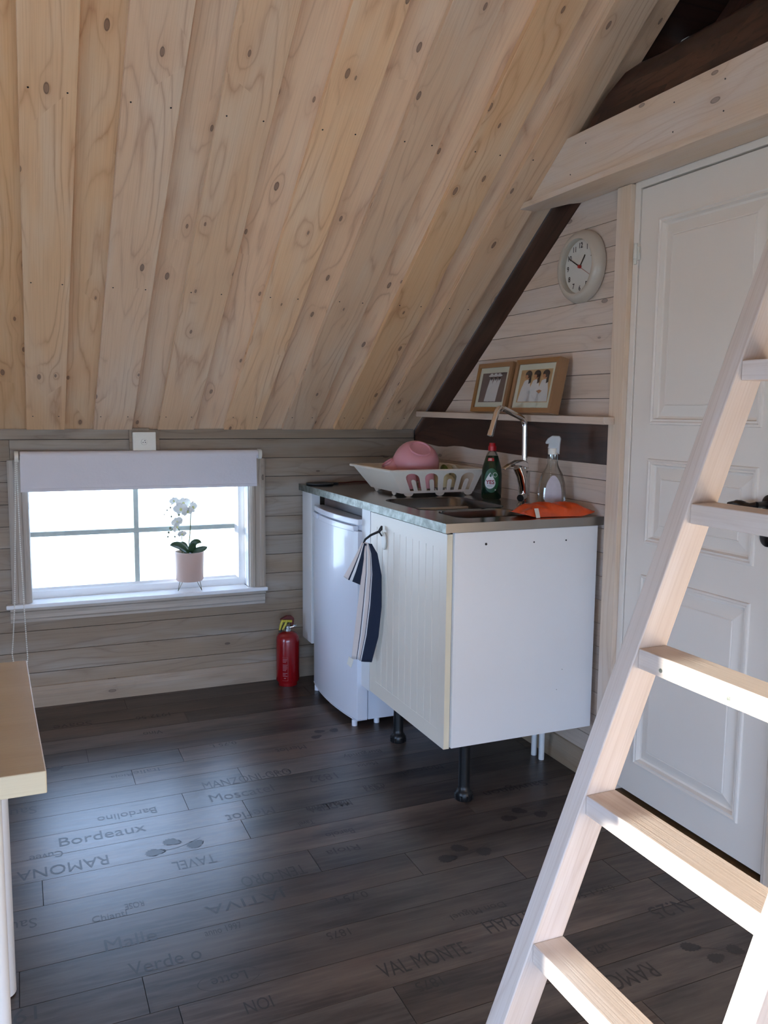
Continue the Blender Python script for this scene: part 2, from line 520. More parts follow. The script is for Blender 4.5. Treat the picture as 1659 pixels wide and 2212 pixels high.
def text_mesh(s, width=None, height=None, bold=0.0, extrude=0.0):
    cu = bpy.data.curves.new('t', 'FONT')
    cu.body = s; cu.size = 1.0; cu.offset = bold; cu.extrude = extrude
    cu.align_x = 'CENTER'; cu.align_y = 'CENTER'; cu.resolution_u = 3
    o = bpy.data.objects.new('t', cu); COL.objects.link(o)
    dg = bpy.context.evaluated_depsgraph_get()
    me = bpy.data.meshes.new_from_object(o.evaluated_get(dg))
    bpy.data.objects.remove(o); 
    vs = [v.co.copy() for v in me.vertices]; fs = [list(p.vertices) for p in me.polygons]
    bpy.data.meshes.remove(me)
    x0 = min(v.x for v in vs); x1 = max(v.x for v in vs); y0 = min(v.y for v in vs); y1 = max(v.y for v in vs)
    k = (width / (x1 - x0)) if width else 1
    ky = (height / (y1 - y0)) if height else k
    if not width: k = ky
    return [(((v.x - (x0 + x1) / 2) * k), ((v.y - (y0 + y1) / 2) * ky), v.z * k) for v in vs], fs

def put_text(bm, s, P, width=None, height=None, bold=0.0, mi=0):
    vs, fs = text_mesh(s, width, height, bold)
    bv = [bm.verts.new(Vector(P(v[0], v[1]))) for v in vs]
    for f in fs:
        try:
            ff = bm.faces.new([bv[i] for i in f]); ff.material_index = mi
        except ValueError:
            pass
def flat_poly(bm, pts, P, mi=0):
    vs = [bm.verts.new(Vector(P(*q))) for q in pts]
    f = bm.faces.new(vs); f.material_index = mi
    r = bmesh.ops.triangulate(bm, faces=[f])
    for g in r['faces']: g.material_index = mi
def ellipse(cx, cy, a, b, n=28, rot=0.0):
    return [(cx + a * math.cos(2 * PI * i / n) * math.cos(rot) - b * math.sin(2 * PI * i / n) * math.sin(rot),
             cy + a * math.cos(2 * PI * i / n) * math.sin(rot) + b * math.sin(2 * PI * i / n) * math.cos(rot)) for i in range(n)]

# ------------------------------------------------------------------ the shell
XW, YR, ZK, Z0 = -4.6, -5.5, 0.726, 1.215      # far gable, rear wall, roof slope, eaves height
RY = YR / 2
def zc(y): return Z0 + ZK * min(-y, y - YR)

# floor
bm = NB()
H, B0, S = 0.1325, -0.838, 0.02
known = {0: -1.52, -2: -1.658, 2: -1.383, 4: -1.241, 5: -1.84, 6: -1.10, 7: -0.837, 8: -0.573, 9: -0.31, 11: -1.11, 13: -0.61}
for n in range(-8, 37):
    j = known.get(n, random.uniform(-2, -0.7))
    xs = sorted([j + 1.327 * k for k in range(-4, 4)])
    yt = lambda x: B0 - H * n + S * (x + 1.2)
    for a, b in zip(xs, xs[1:]):
        a = max(a, XW - 0.05); b = min(b, 0.1)
        if b - a < 0.01: continue
        g = 0.0009
        ya = min(yt(0), 0.1)
        prism(bm, [(a + g, min(yt(a), 0.12) - g, -0.012), (b - g, min(yt(b), 0.12) - g, -0.012), (b - g, min(yt(b), 0.3) - H + g, -0.012), (a + g, min(yt(a), 0.3) - H + g, -0.012)], (0, 0, 0.012), (1, 0, 0))
floor = struct(obj('floor', bm, ['floor']))
bm = NB(); box(bm, XW - .1, 0.12, YR - .1, 0.12, -0.06, -0.0022)
obj('subfloor', bm, 'ground_dark', floor)

WORDS = [('Rioja',180,-1.559,-0.881,0.073),('Italie',180,-1.470,-0.876,0.093),('Moscatel',0,-1.191,-1.181,0.222),('MANZONI-GRO',0,-1.143,-1.072,0.322),
('Merlot',180,-1.202,-1.345,0.159),('Bordeaux',0,-1.659,-1.304,0.256),('RAMONA',180,-1.782,-1.466,0.248),('TAVEL',180,-1.428,-1.575,0.125),
('TEN-ORO',180,-1.233,-1.732,0.188),('JATIVA',180,-1.335,-1.824,0.224),('Sauv',180,-1.902,-1.718,0.088),('Sauv',180,-1.900,-1.049,0.111),
('Malle',0,-1.644,-1.885,0.125),('anno 1997',0,-1.422,-1.927,0.095),('Verde o',0,-1.578,-2.001,0.170),('Lotte',180,-1.451,-2.123,0.083),
('ION',180,-1.410,-2.234,0.062),('19',180,-1.889,-2.074,0.048),('Rioja',180,-1.002,-1.669,0.105),('0,75 L',180,-1.073,-1.916,0.104),
('1875',180,-1.157,-2.058,0.061),('1875',180,-1.028,-2.317,0.066),('VAL MONTE',0,-1.000,-2.231,0.236),('Don Miguel',180,-0.779,-2.100,0.163),
('SYRAH',180,-0.730,-2.176,0.139),('RAMO',180,-0.576,-2.473,0.139),('0,25 L 56',180,-0.437,-2.145,0.129),('1853',180,-0.754,-1.316,0.068),
('Tavel',180,-1.051,-1.469,0.051),('MADEIRA',180,-0.943,-1.387,0.154),('Barolo',180,-0.974,-1.572,0.093),('1822',180,-0.892,-1.167,0.107),
('Cava',180,-0.749,-1.304,0.079),('Merlot',180,-0.700,-1.119,0.081),('Moscatel',180,-0.528,-1.239,0.163),('Sauvignon',180,-0.291,-1.497,0.250),
('Burgundy',180,-0.679,-1.014,0.156),('Madeira',180,-0.951,-1.384,0.148),('Rioja',180,-1.023,-1.060,0.078),('Chianti',0,-1.683,-1.760,0.087),
('ROSE',180,-1.617,-1.733,0.049),('1875',180,-0.583,-2.359,0.058),('N.25',180,-0.298,-2.290,0.122),('Cuvee',180,-1.825,-1.377,0.092),
('Bardolino',180,-1.574,-1.198,0.185),('0,75 L',180,-1.156,-0.729,0.105),('1932 56',180,-1.366,-0.311,0.142),('Vino',180,-1.394,-0.504,0.076),
('Soave',180,-1.690,-0.298,0.152),('Merlot',180,-0.921,-0.872,0.119)]
bm = NB()
for s, rot, cx, cy, w in WORDS:
    sg = -1 if rot == 180 else 1
    h = min(0.055, max(0.028, w / (0.5 * len(s))))
    put_text(bm, s, lambda a, b: (cx + sg * a + (-0.02 * sg * b), cy + sg * b + 0.02 * sg * a, 0.0004), width=w, height=h, bold=0.0)
def leaf_print(p0, p1, flip=1):
    p0 = Vector(p0); p1 = Vector(p1); d = p1 - p0; n = Vector((-d.y, d.x)) * flip
    def P(a, b): 
        q = p0 + d * a + n * b
        return (q.x, q.y, 0.0004)
    for cx, cy, L, W, an in ((0.14, -0.10, 0.17, 0.11, 0.1), (0.44, 0.20, 0.16, 0.11, -0.4), (0.85, 0.02, 0.15, 0.12, 0.6)):
        pts = []
        for i in range(30):
            t = 2 * PI * i / 30
            rr = 1 + (0.10 if i % 2 else -0.08)
            x = L * rr * math.cos(t); y = W * rr * math.sin(t) * (1.0 - 0.35 * math.cos(t))
            pts.append((cx + x * math.cos(an) - y * math.sin(an), cy + x * math.sin(an) + y * math.cos(an)))
        flat_poly(bm, pts, P)
    for i in range(10):
        a0, a1 = 0.25 + i * 0.07, 0.25 + (i + 1) * 0.07
        f = lambda t: -0.08 + 0.55 * (t - 0.25) ** 2 * 1.2
        flat_poly(bm, [(a0, f(a0)), (a1, f(a1)), (a1, f(a1) + 0.012), (a0, f(a0) + 0.012)], P)
leaf_print((-1.546, -1.456), (-1.379, -1.476)); leaf_print((-0.751, -1.814), (-0.586, -1.848)); leaf_print((-0.447, -1.664), (-0.294, -1.71))
leaf_print((-0.39, -2.447), (-0.249, -2.496), -1); leaf_print((-0.81, -0.783), (-0.678, -0.748))
leaf_print((-1.15, -2.55), (-0.98, -2.6)); leaf_print((-1.9, -0.7), (-1.75, -0.74))
# ring around one word
for i in range(30):
    t0 = 2 * PI * i / 34 + 0.4; t1 = 2 * PI * (i + 1) / 34 + 0.4
    e = lambda t, k: (-1.451 + 0.072 * k * math.cos(t), -2.123 + 0.034 * k * math.sin(t), 0.0004)
    vs = [bm.verts.new(Vector(q)) for q in (e(t0, 1), e(t1, 1), e(t1, 1.03), e(t0, 1.03))]
    bm.faces.new(vs)
pr = obj('printed_lettering', bm, 'print', floor)

# window wall (left wall): horizontal tongue and groove boards on y = 0
GZ = [0.0, 0.062, 0.153, 0.247, 0.342, 0.437, 0.528, 0.62, 0.712, 0.805, 0.9, 0.996, 1.085, 1.176, 1.235]
WX0, WX1, WZ0, WZ1 = -1.865, -0.865, 0.47, 1.075     # opening
bm = NB()
def hboards(bm, x0, x1, z0, z1, y, th, cuts, sgn=-1):
    prism(bm, [(x0, y, z0 + .0012), (x1, y, z0 + .0012), (x1, y, z1 - .0012), (x0, y, z1 - .0012)], (0, th, 0), (1, 0, 0))
for z0, z1 in zip(GZ, GZ[1:]):
    spans = [(XW, 0.0)]
    if z1 > WZ0 - 0.02 and z0 < WZ1: spans = [(XW, WX0 - 0.005), (WX1 + 0.005, 0.0)]
    for a, b in spans:
        js = [a] + [x for x in ([-1.89] if z0 in (1.085,) else [random.uniform(-3.6, -2.3)]) if a + .2 < x < b - .2] + [b]
        for c, d in zip(js, js[1:]):
            hboards(bm, c + 0.0006, d - 0.0006, z0, z1, 0.0, 0.012, None)
wl = struct(obj('wall_left', bm, 'wallwood'))
bm = NB()
for a, b, c, d in ((XW, WX0 - .004, 0, 1.3), (WX1 + .004, 0.03, 0, 1.3), (WX0 - .004, WX1 + .004, 0, WZ0 - .01), (WX0 - .004, WX1 + .004, WZ1 + .004, 1.3)):
    box(bm, a, b, 0.0125, 0.14, c, d)
obj('wall_core', bm, 'ground_dark', wl)

# gable wall (right, x = 0)
GG = [0.0, 0.075, 0.159, 0.243, 0.327, 0.411, 0.495, 0.579, 0.663, 0.747, 0.831, 0.915, 0.999, 1.083, 1.145]
DY0, DY1, DZ = -1.652, -2.335, 2.048
bm = NB()
TH = 0.012
for z0, z1 in zip(GG, GG[1:]):
    if z1 < 1.14:
        prism(bm, [(0, 0.0, z0 + .001), (0, DY0, z0 + .001), (0, DY0, z1 - .001), (0, 0.0, z1 - .001)], (TH, 0, 0), (0, 1, 0))
wav = [(0.0, 1.162), (-0.27, 1.145), (-0.36, 1.147), (-0.43, 1.154), (-0.52, 1.155), (-0.62, 1.148), (-0.75, 1.148), (-0.9, 1.143), (-1.06, 1.139), (-1.3, 1.137), (DY0, 1.136)]
prism(bm, [(0, DY0, 1.084), (0, 0.0, 1.084)] + [(0, y, z) for y, z in wav], (TH, 0, 0), (0, 1, 0))
rz = lambda y: 1.064 + 0.726 * (-y)       # lower edge of the dark rafter
G2 = [1.283, 1.363, 1.447, 1.531, 1.614, 1.701, 1.785, 1.869, 1.952, 2.049]
for z0, z1 in zip(G2, G2[1:]):
    y0 = -(z0 - 1.064) / 0.726 - 0.003; y1 = -(z1 - 1.064) / 0.726 - 0.003
    prism(bm, [(0, y0, z0 + .001), (0, DY0, z0 + .001), (0, DY0, z1 - .001), (0, y1, z1 - .001)], (TH, 0, 0), (0, 1, 0))
for k in range(36):                        # beyond the door
    z0, z1 = k * 0.084, (k + 1) * 0.084
    yb = YR + (max(0, z1 - Z0)) / ZK
    ya = DY1 if z0 < 2.04 else None
    if ya is None or yb > ya - .1: continue
    prism(bm, [(0, ya, z0 + .001), (0, YR + max(0, z0 - Z0) / ZK, z0 + .001), (0, yb, z1 - .001), (0, ya, z1 - .001)], (TH, 0, 0), (0, 1, 0))
wr = struct(obj('wall_right', bm, 'gable'))
bm = NB()
prism(bm, [(0.03, 0.14, -0.0), (0.03, DY0, 0), (0.03, DY0, 2.2), (0.03, -1.37, 2.2), (0.03, 0.0, 1.2), (0.03, 0.14, 1.1)], (0.1, 0, 0), (0, 1, 0))
prism(bm, [(0.03, DY1, 0), (0.03, YR - .1, 0), (0.03, YR - .1, 1.15), (0.03, YR + 1.2, 2.2), (0.03, DY1, 2.2)], (0.1, 0, 0), (0, 1, 0))
box(bm, 0.03, 0.13, DY1, DY0, 2.03, 2.2)
box(bm, 0.11, 0.13, DY1, DY0, 0, 2.03)
obj('wall_core', bm, 'ground_dark', wr)

# dark loft gable behind the log
bm = NB()
for k in range(10):
    a = 2.2 + k * 0.12
    y0 = -(a + .12 - Z0) / ZK; y1 = YR - y0
    if y1 >= y0 - 0.05: continue
    prism(bm, [(0.30, -(a - Z0) / ZK + .1, a + .001), (0.30, YR + (a - Z0) / ZK - .1, a + .001), (0.30, y1 - .1, a + .119), (0.30, y0 + .1, a + .119)], (0.02, 0, 0), (0, 1, 0))
struct(obj('wall_loft', bm, 'dark'))

# far gable and rear wall, each with an opening added for light
bm = NB()
for a, b, c, d in ((YR - .1, -4.2, 0, 2.2), (-4.2, -2.2, 1.42, 2.2), (-4.2, -2.2, 0, 0.12), (-2.2, -1.3, 0, 2.2), (-1.3, 0.1, 0, 2.2)):
    box(bm, XW - 0.12, XW, a, b, c, d, L=(0, 1, 0))
prism(bm, [(XW - .1, RY, 3.4), (XW - .1, -0.9, 2.1), (XW - .1, -4.6, 2.09), (XW - .1, -4.4, 2.2)], (0.08, 0, 0), (0, 1, 0))
struct(obj('wall_far', bm, 'gable'))
bm = NB()
for a, b, c, d in ((XW, -4.15, 0, 1.3), (-4.15, -0.65, 0, 0.12), (-4.15, -0.65, 1.09, 1.3), (-0.65, 0.1, 0, 1.3)):
    box(bm, a, b, YR - 0.12, YR, c, d, L=(1, 0, 0))
struct(obj('wall_back', bm, 'wallwood'))

# ceiling: vertical over-and-under boards on both slopes
bm = NB()
nA = Vector((0, -ZK, -1)).normalized()
edges = [-4.57, -4.415, -4.3, -4.145, -4.03, -3.875, -3.76, -3.605, -3.49, -3.335, -3.22, -3.065, -2.95, -2.795, -2.68, -2.525, -2.4, -2.245, -2.125, -1.965, -1.82, -1.67, -1.553, -1.392, -1.281, -1.12, -0.984, -0.826, -0.707, -0.56, -0.45, -0.305, -0.225, -0.088]
def slope_board(x0, x1, off, th, ylo, rear=False, yt=RY):
    def pt(x, y, d):
        p = Vector((x, y, Z0 + ZK * (-y))) + nA * d
        if rear: p = Vector((p.x, YR - p.y, p.z))
        return p
    P4 = [pt(x0, ylo, off), pt(x1, ylo, off), pt(x1, yt, off), pt(x0, yt, off)]
    T = pt(0, 0, off + th) - pt(0, 0, off)
    prism(bm, P4, T, (P4[2] - P4[1]))
for rear in (False, True):
    for i in range(0, len(edges), 2):
        slope_board(edges[i], edges[i + 1], 0.0, 0.022, -0.03, rear)      # proud boards
    rec = [XW - .1] + [v for e in range(1, len(edges) - 1, 2) for v in [(edges[e] + edges[e + 1]) / 2 - .001]]
    cuts = [XW - .1] + [((edges[i] + edges[i + 1]) / 2) for i in range(0, len(edges), 2)] + [0.0]
    for a, b in zip(cuts, cuts[1:]):
        slope_board(a + .001, b - .0005, -0.018, 0.0178, 0.05, rear)       # recessed boards
ceiling = struct(obj('ceiling', bm, 'ceil', bevel=0.0012, seg=1))
bm = NB()
for s in (0, 1):
    f = (lambda y: y) if not s else (lambda y: YR - y)
    zz = lambda y: Z0 - ZK * y
    def deck(xa, xb, ya, yb):
        prism(bm, [(xa, f(ya), zz(ya) + .03), (xa, f(yb), zz(yb) + .03), (xa, f(yb), zz(yb) + .17), (xa, f(ya), zz(ya) + .17)], (xb - xa, 0, 0))
    if s == 0: deck(XW - .3, 0.45, 0.25, RY)
    else: deck(XW - .3, 0.45, 0.25, RY)
obj('roof_deck', bm, 'dark', ceiling)
# nail heads on the boards
bm = NB()
for i in range(20, len(edges), 2):
    for yn in (-0.09, -0.72, -1.32, -2.0):
        for x in (edges[i] + 0.025, edges[i + 1] - 0.025):
            c = Vector((x, yn - .02, Z0 + ZK * (-yn + .02))) + nA * 0.0226
            q = nA.to_track_quat('Z', 'Y').to_matrix().to_4x4()
            lathe(bm, [(0.0028, 0), (0.0022, 0.0008), (0, 0.0008)], seg=8, mat=Matrix.Translation(c) @ q)
obj('nail_heads', bm, 'blackplastic', ceiling)
# narrow board closing the eaves
bm = NB(); box(bm, XW, -0.012, -0.014, -0.0002, 1.178, 1.222)
struct(obj('trim_1', bm, 'wallwood', bevel=.001))

# baseboards
prof = [(0, 0), (0.017, 0), (0.017, 0.055), (0.012, 0.068), (0.012, 0.075), (0.006, 0.09), (0, 0.093)]
bm = NB()
prism(bm, [(XW, -a - .0002, z + .0003) for a, z in prof], (-XW - 0.002, 0, 0), (1, 0, 0))
struct(obj('baseboard_left', bm, 'basewood'))
bm = NB()
prism(bm, [(-a - .0002, -0.018, z + .0003) for a, z in prof], (0, DY0 + 0.075 + .018, 0), (0, 1, 0))
prism(bm, [(-a - .0002, DY1 - 0.075, z + .0003) for a, z in prof], (0, YR - DY1 + 0.075, 0), (0, 1, 0))
struct(obj('baseboard_right', bm, 'basewood'))

# ------------------------------------------------------------------ window 1
win = struct(obj('window_1', (lambda b: (box(b, WX0 - .004, WX0, 0.0, 0.125, WZ0, WZ1), box(b, WX1, WX1 + .004, 0.0, 0.125, WZ0, WZ1), box(b, WX0, WX1, 0.0, 0.125, WZ1, WZ1 + .004)) and b)(NB()), 'gloss_white'))
PW = lambda y: (lambda a, b, h: (a, y - h, b))
bm = NB()
frame_loops(bm, PW(0.10), (WX0, WX1, WZ0, WZ1), [(0, 0.0), (0, 0.03), (0.03, 0.03), (0.036, 0.022), (0.045, 0.015), (0.045, -0.012)])
obj('window_frame', bm, 'gloss_white', win)
bm = NB()
box(bm, -1.379, -1.356, 0.088, 0.112, WZ0 + .03, WZ1 - .03)
box(bm, WX0 + .03, WX1 - .03, 0.086, 0.110, 0.743, 0.765)
obj('muntin', bm, 'muntin', win, bevel=.002)
bm = NB()
box(bm, WX0 + .04, WX1 - .04, 0.099, 0.102, WZ0 + .03, WZ1 - .03)
obj('pane', bm, 'glass', win)
bm = NB()
prism(bm, [(-1.928, 0.0, 0.452), (-1.928, -0.042, 0.452), (-0.78, -0.042, 0.452), (-0.78, 0.0, 0.452), (WX1 - .0005, 0.0, .452), (WX1 - .0005, 0.0985, .452), (WX0 + .0005, 0.0985, .452), (WX0 + .0005, 0.0, .452)], (0, 0, 0.018))
obj('window_sill', bm, 'gloss_white', win, bevel=.004)
bm = NB()
pr_c = [(0, 0.0), (0, 0.014), (0.01, 0.018), (0.022, 0.018), (0.03, 0.012), (0.05, 0.012), (0.058, 0.019), (0.07, 0.019), (0.083, 0.013), (0.083, 0.0)]
def casing_strip(bm, a0, a1, b0, b1, vertical, y=-0.0003, mitre=None, flip=False):
    pass
# left, right, top casings with the moulding section across their width
sec = [(0, 0.0), (0, 0.014), (0.008, 0.018), (0.022, 0.018), (0.028, 0.012), (0.05, 0.012), (0.056, 0.020), (0.068, 0.020), (0.078, 0.013), (0.081, 0.0)]
prism(bm, [(-1.903 + a, -h - .0003, 0.4705) for a, h in sec], (0, 0, 1.09 - 0.4705), (0, 0, 1))
prism(bm, [(-0.784 - a * 0.94, -h - .0003, 0.4705) for a, h in sec], (0, 0, 1.085 - 0.4705), (0, 0, 1))
prism(bm, [(-1.822, -h - .0005, 1.089 - a) for a, h in sec], (0.963, 0, 0), (1, 0, 0))
prism(bm, [(-1.913, -h - .0003, 0.452 - a) for a, h in [(0, 0), (0, .03), (.012, .03), (.02, .018), (.034, .016), (.048, .018), (.056, .012), (.066, .012), (.068, 0)]], (1.125, 0, 0), (1, 0, 0))
obj('window_casing', bm, 'casing', win)

# unseen windows added and sized for the light: frames and panes only
for nme, y0, y1, z0, z1 in (('window_added_far', -4.19, -2.205, 0.125, 1.415),):  # added far window, its edges set to aim the sun at the ladder
    bm = NB()
    frame_loops(bm, lambda a, b, h: (XW - .06 + h, a, b), (y0, y1, z0, z1), [(0, -0.02), (0, 0.03), (0.06, 0.03), (0.06, -0.02)])
    w = struct(obj(nme, bm, 'gloss_white'))
    bm = NB(); box(bm, XW - .062, XW - .058, y0 + .05, y1 - .05, z0 + .05, z1 - .05)
    obj('pane', bm, 'glass', w)
bm = NB()
frame_loops(bm, lambda a, b, h: (a, YR - .06 + h, b), (-4.14, -0.66, 0.125, 1.085), [(0, -0.02), (0, 0.03), (0.05, 0.03), (0.05, -0.02)])
w = struct(obj('window_added_rear', bm, 'gloss_white'))  # added rear window, kept low and wide to light the ceiling
bm = NB(); box(bm, -4.1, -0.7, YR - .062, YR - .058, .17, 1.04)
obj('pane', bm, 'glass', w)

# ------------------------------------------------------------------ door 1
bm = NB()
box(bm, -0.002, 0.10, DY0 - 0.025, DY0, 0.0, DZ)
box(bm, -0.002, 0.10, DY1, DY1 + 0.025, 0.0, DZ)
box(bm, -0.002, 0.10, DY1 + .025, DY0 - .025, 2.026, DZ)
door = struct(obj('door_1', bm, 'doorpaint', bevel=.002))
LY0, LY1, LZ0, LZ1 = -1.680, -2.306, 0.040, 2.021
bm = NB()
panels = [(-1.766, -2.216, 1.279, 1.919), (-1.766, -2.216, 0.897, 1.171), (-1.758, -2.214, 0.147, 0.792)]
XF = 0.003
zs = [LZ0, 0.147, 0.792, 0.897, 1.171, 1.279, 1.919, LZ1]
def fq(y0, y1, z0, z1, x=XF):
    f = bm.faces.new([bm.verts.new(Vector(q)) for q in ((x, y0, z0), (x, y1, z0), (x, y1, z1), (x, y0, z1))]); return f
for k in (0, 2, 4, 6):
    fq(LY0, LY1, zs[k], zs[k + 1])
for (a, b, c, d) in panels:
    fq(LY0, a, c, d); fq(b, LY1, c, d)
    frame_loops(bm, lambda p, q, h: (XF - h, p, q), (b, a, c, d), [(0, 0), (0.002, 0.006), (0.008, 0.007), (0.012, 0.003), (0.017, 0.004), (0.021, -0.009), (0.027, -0.011), (0.060, -0.001), (0.062, -0.0025), (0.065, 0.0005)], inner=True)
fq(LY0, LY1, LZ0, LZ1, 0.043)
for y in (LY0, LY1):
    bm.faces.new([bm.verts.new(Vector(q)) for q in ((XF, y, LZ0), (0.043, y, LZ0), (0.043, y, LZ1), (XF, y, LZ1))])
for z in (LZ0, LZ1):
    bm.faces.new([bm.verts.new(Vector(q)) for q in ((XF, LY0, z), (0.043, LY0, z), (0.043, LY1, z), (XF, LY1, z))])
bmesh.ops.remove_doubles(bm, verts=bm.verts, dist=0.0001)
leafo = obj('door_leaf', bm, 'doorpaint', door)
for zz in (1.79, 0.32):
    bm = NB()
    for a, b, r in ((0, .016, .0055), (.0165, .048, .0075), (.0485, .066, .0055)):
        tube(bm, [(-0.008, -1.672, zz + a), (-0.008, -1.672, zz + b)], r, 12)
    box(bm, -0.006, 0.0, -1.686, -1.66, zz + .012, zz + .054)
    obj('hinge', bm, 'whiteplastic', door, smooth=True)
bm = NB()
lathe(bm, disc_caps([(0.026, 0), (0.026, 0.006), (0.018, 0.012)]), seg=24, mat=Matrix.Translation((XF - .001, -2.262, 1.075)) @ Matrix.Rotation(-PI / 2, 4, 'Y'))
tube(bm, [(-.005, -2.262, 1.075), (-.05, -2.262, 1.075)], 0.009, 12)
tube(bm, arc_path([(-.045, -2.262, 1.075), (-.052, -2.235, 1.068), (-.052, -2.20, 1.074), (-.05, -2.165, 1.068)], .012), [0.009, .009, .009, .009, .01, .01, .01, .011, .011, .011, .01, .01, .01, .009, .008, .006][:16], 12)
lathe(bm, disc_caps([(0.026, 0), (0.026, 0.006), (0.016, 0.012)]), seg=24, mat=Matrix.Translation((XF - .001, -2.262, 0.985)) @ Matrix.Rotation(-PI / 2, 4, 'Y'))
obj('door_handle', bm, 'darkmetal', door, smooth=True)
bm = NB()
box(bm, -0.03, 0.1, DY1 + .025, DY0 - .025, 0.0005, 0.024)
obj('threshold', bm, 'threshold', door, bevel=.004)
bm = NB()
box(bm, -0.0205, -0.0005, DY0 - 0.0005, DY0 + 0.068, 0.0, 2.0435)
box(bm, -0.0205, -0.0005, DY1 - 0.068, DY1 + .0005, 0.0, 2.0435)
struct(obj('trim_2', bm, 'trimwood', bevel=.002))

# ------------------------------------------------------------------ timbers
t = NB()
prism(t, [(0.004, 0.0, 1.215), (0.004, -1.41, 1.215 + .726 * 1.41 - .0), (0.004, -1.41, 1.064 + .726 * 1.41 - .01), (0.004, -0.29, 1.064 + .726 * .29), (0.004, 0.0, 1.19)], (0.024, 0, 0), (0, -1, .726))
tag(obj('sloping_rafter', t, 'dark'), 'dark brown sloping rafter set in the gable under the plank ceiling', 'beam')
t = NB()
prism(t, [(0.0045, -0.0, 1.09), (0.0045, DY0, 1.09), (0.0045, DY0, 1.284), (0.0045, -0.296, 1.284), (0.0045, -0.0, 1.188)], (0.024, 0, 0), (0, 1, 0))
tag(obj('tie_beam', t, 'dark'), 'dark brown horizontal timber in the wall behind the sink under the picture ledge', 'beam')
bt = thing('boxed_beam', 'white-limewashed boxed beam above the door and clock', 'beam', (-0.06, -2.75, 2.045))
t = NB()
zt = 2.228; zb = 2.066
yl = lambda z: -(z - Z0 + 0.028) / ZK
yr = lambda z: YR - yl(z)
prism(t, [(-0.12, yl(zb), zb + .0005), (-0.12, yl(zt), zt), (-0.12, yr(zt), zt), (-0.12, yr(zb), zb + .0005)], (0.022, 0, 0), (0, 1, 0))
obj('front_board', t, 'trimwood', bt, bevel=.0015)
t = NB()
prism(t, [(-0.142, yl(2.045) + .004, 2.046), (-0.142, yr(2.045), 2.046), (-0.004, yr(2.045), 2.046), (-0.004, DY0 + 0.2, 2.046), (-0.004, -1.36, 2.046), (-0.03, -1.33, 2.046), (-0.05, -1.25, 2.046), (-0.075, yl(2.045) + .004, 2.046)], (0, 0, 0.02), (0, 1, 0))
obj('underside_board', t, 'trimwood', bt, bevel=.0015)
for y in (-1.46, -1.95, -2.14, -2.75, -3.4):
    for z in (2.105, 2.185):
        if y == -1.46 and z > 2.15: y -= .08
        t = NB(); lathe(t, disc_caps([(0.0022, 0), (0.0022, 0.0012)]), seg=8, mat=Matrix.Translation((-0.1201, y, z)) @ Matrix.Rotation(-PI / 2, 4, 'Y'))
        obj('nail_head', t, 'greyplastic', bt)
t = NB()
prism(t, [(-0.0975, yl(zt) - .06, zt - .028), (-0.0975, yr(zt) + .06, zt - .028), (0.29, yr(zt) + .06, zt - .028), (0.29, yl(zt) - .06, zt - .028)], (0, 0, 0.025), (0, 1, 0))
obj('loft_deck', t, 'trimwood', bt)
# rough log
t = NB()
SEC = [(-0.070, 2.2285), (-0.082, 2.275), (-0.080, 2.325), (-0.064, 2.372), (-0.030, 2.398), (0.030, 2.404), (0.078, 2.385), (0.10, 2.34), (0.10, 2.28), (0.085, 2.2285)]
rings = []
for i in range(71):
    ring = []
    for k, (x, z) in enumerate(SEC):
        kk = 0.0 if k in (0, 9) or i == 0 else 1.0
        w1 = (0.006 * math.sin(i * 0.33 + k * 0.9) + 0.004 * math.sin(i * 0.8 + k * 2.1) + random.uniform(-.0015, .0015)) * kk
        ye = -(z - 1.215 + 0.045) / 0.726
        y = ye + (-4.02 - ye) * (i / 70)
        ring.append(t.verts.new(Vector((x + w1 * .7, y, z + w1 - 0.014 * kk * min(1, i / 40)))))
    rings.append(ring)
fs = []
for A, B in zip(rings, rings[1:]):
    for k in range(len(SEC)):
        fs.append(t.faces.new((A[k], A[(k + 1) % len(SEC)], B[(k + 1) % len(SEC)], B[k])))
fs.append(t.faces.new(rings[0])); fs.append(t.faces.new(rings[-1][::-1]))
for f in fs: f.normal_update()
uvfaces(t, fs, (0, 1, 0))
tag(obj('timber_log', t, 'dark', smooth=True), 'rough dark brown log lying along the top of the white boxed beam', 'beam')
t = NB()
for s in (1, -1):
    f = (lambda y: y) if s == 1 else (lambda y: YR - y)
    prism(t, [(0.165, f(-1.3), zc(-1.3) + .0), (0.165, f(RY), zc(RY) - .0), (0.165, f(RY), zc(RY) - .17), (0.165, f(-1.55), zc(-1.3) - 0.0)], (0.12, 0, 0), (0, -1, ZK))
tag(obj('loft_rafter', t, 'dark'), 'dark stained rafter rising behind the log in the loft', 'beam')
t = NB(); box(t, 0.112, 0.124, -1.732, -1.682, 2.40, 2.482); 
tag(obj('wall_bracket', t, 'white', bevel=.002), 'small white block standing behind the dark log in the loft', 'bracket')

# ------------------------------------------------------------------ ledge with pictures, clock
t = NB()
prism(t, [(-0.001, -0.158, 1.2855), (-0.066, -0.158, 1.2855), (-0.066, -1.618, 1.2755), (-0.0215, -1.618, 1.2755), (-0.0215, -1.583, 1.2757), (-0.001, -1.583, 1.2757)], (0, 0, 0.0255), (0, 1, 0))
tag(obj('picture_ledge', t, 'gable', bevel=.0015), 'narrow whitewashed wooden ledge on the gable wall above the sink', 'shelf')

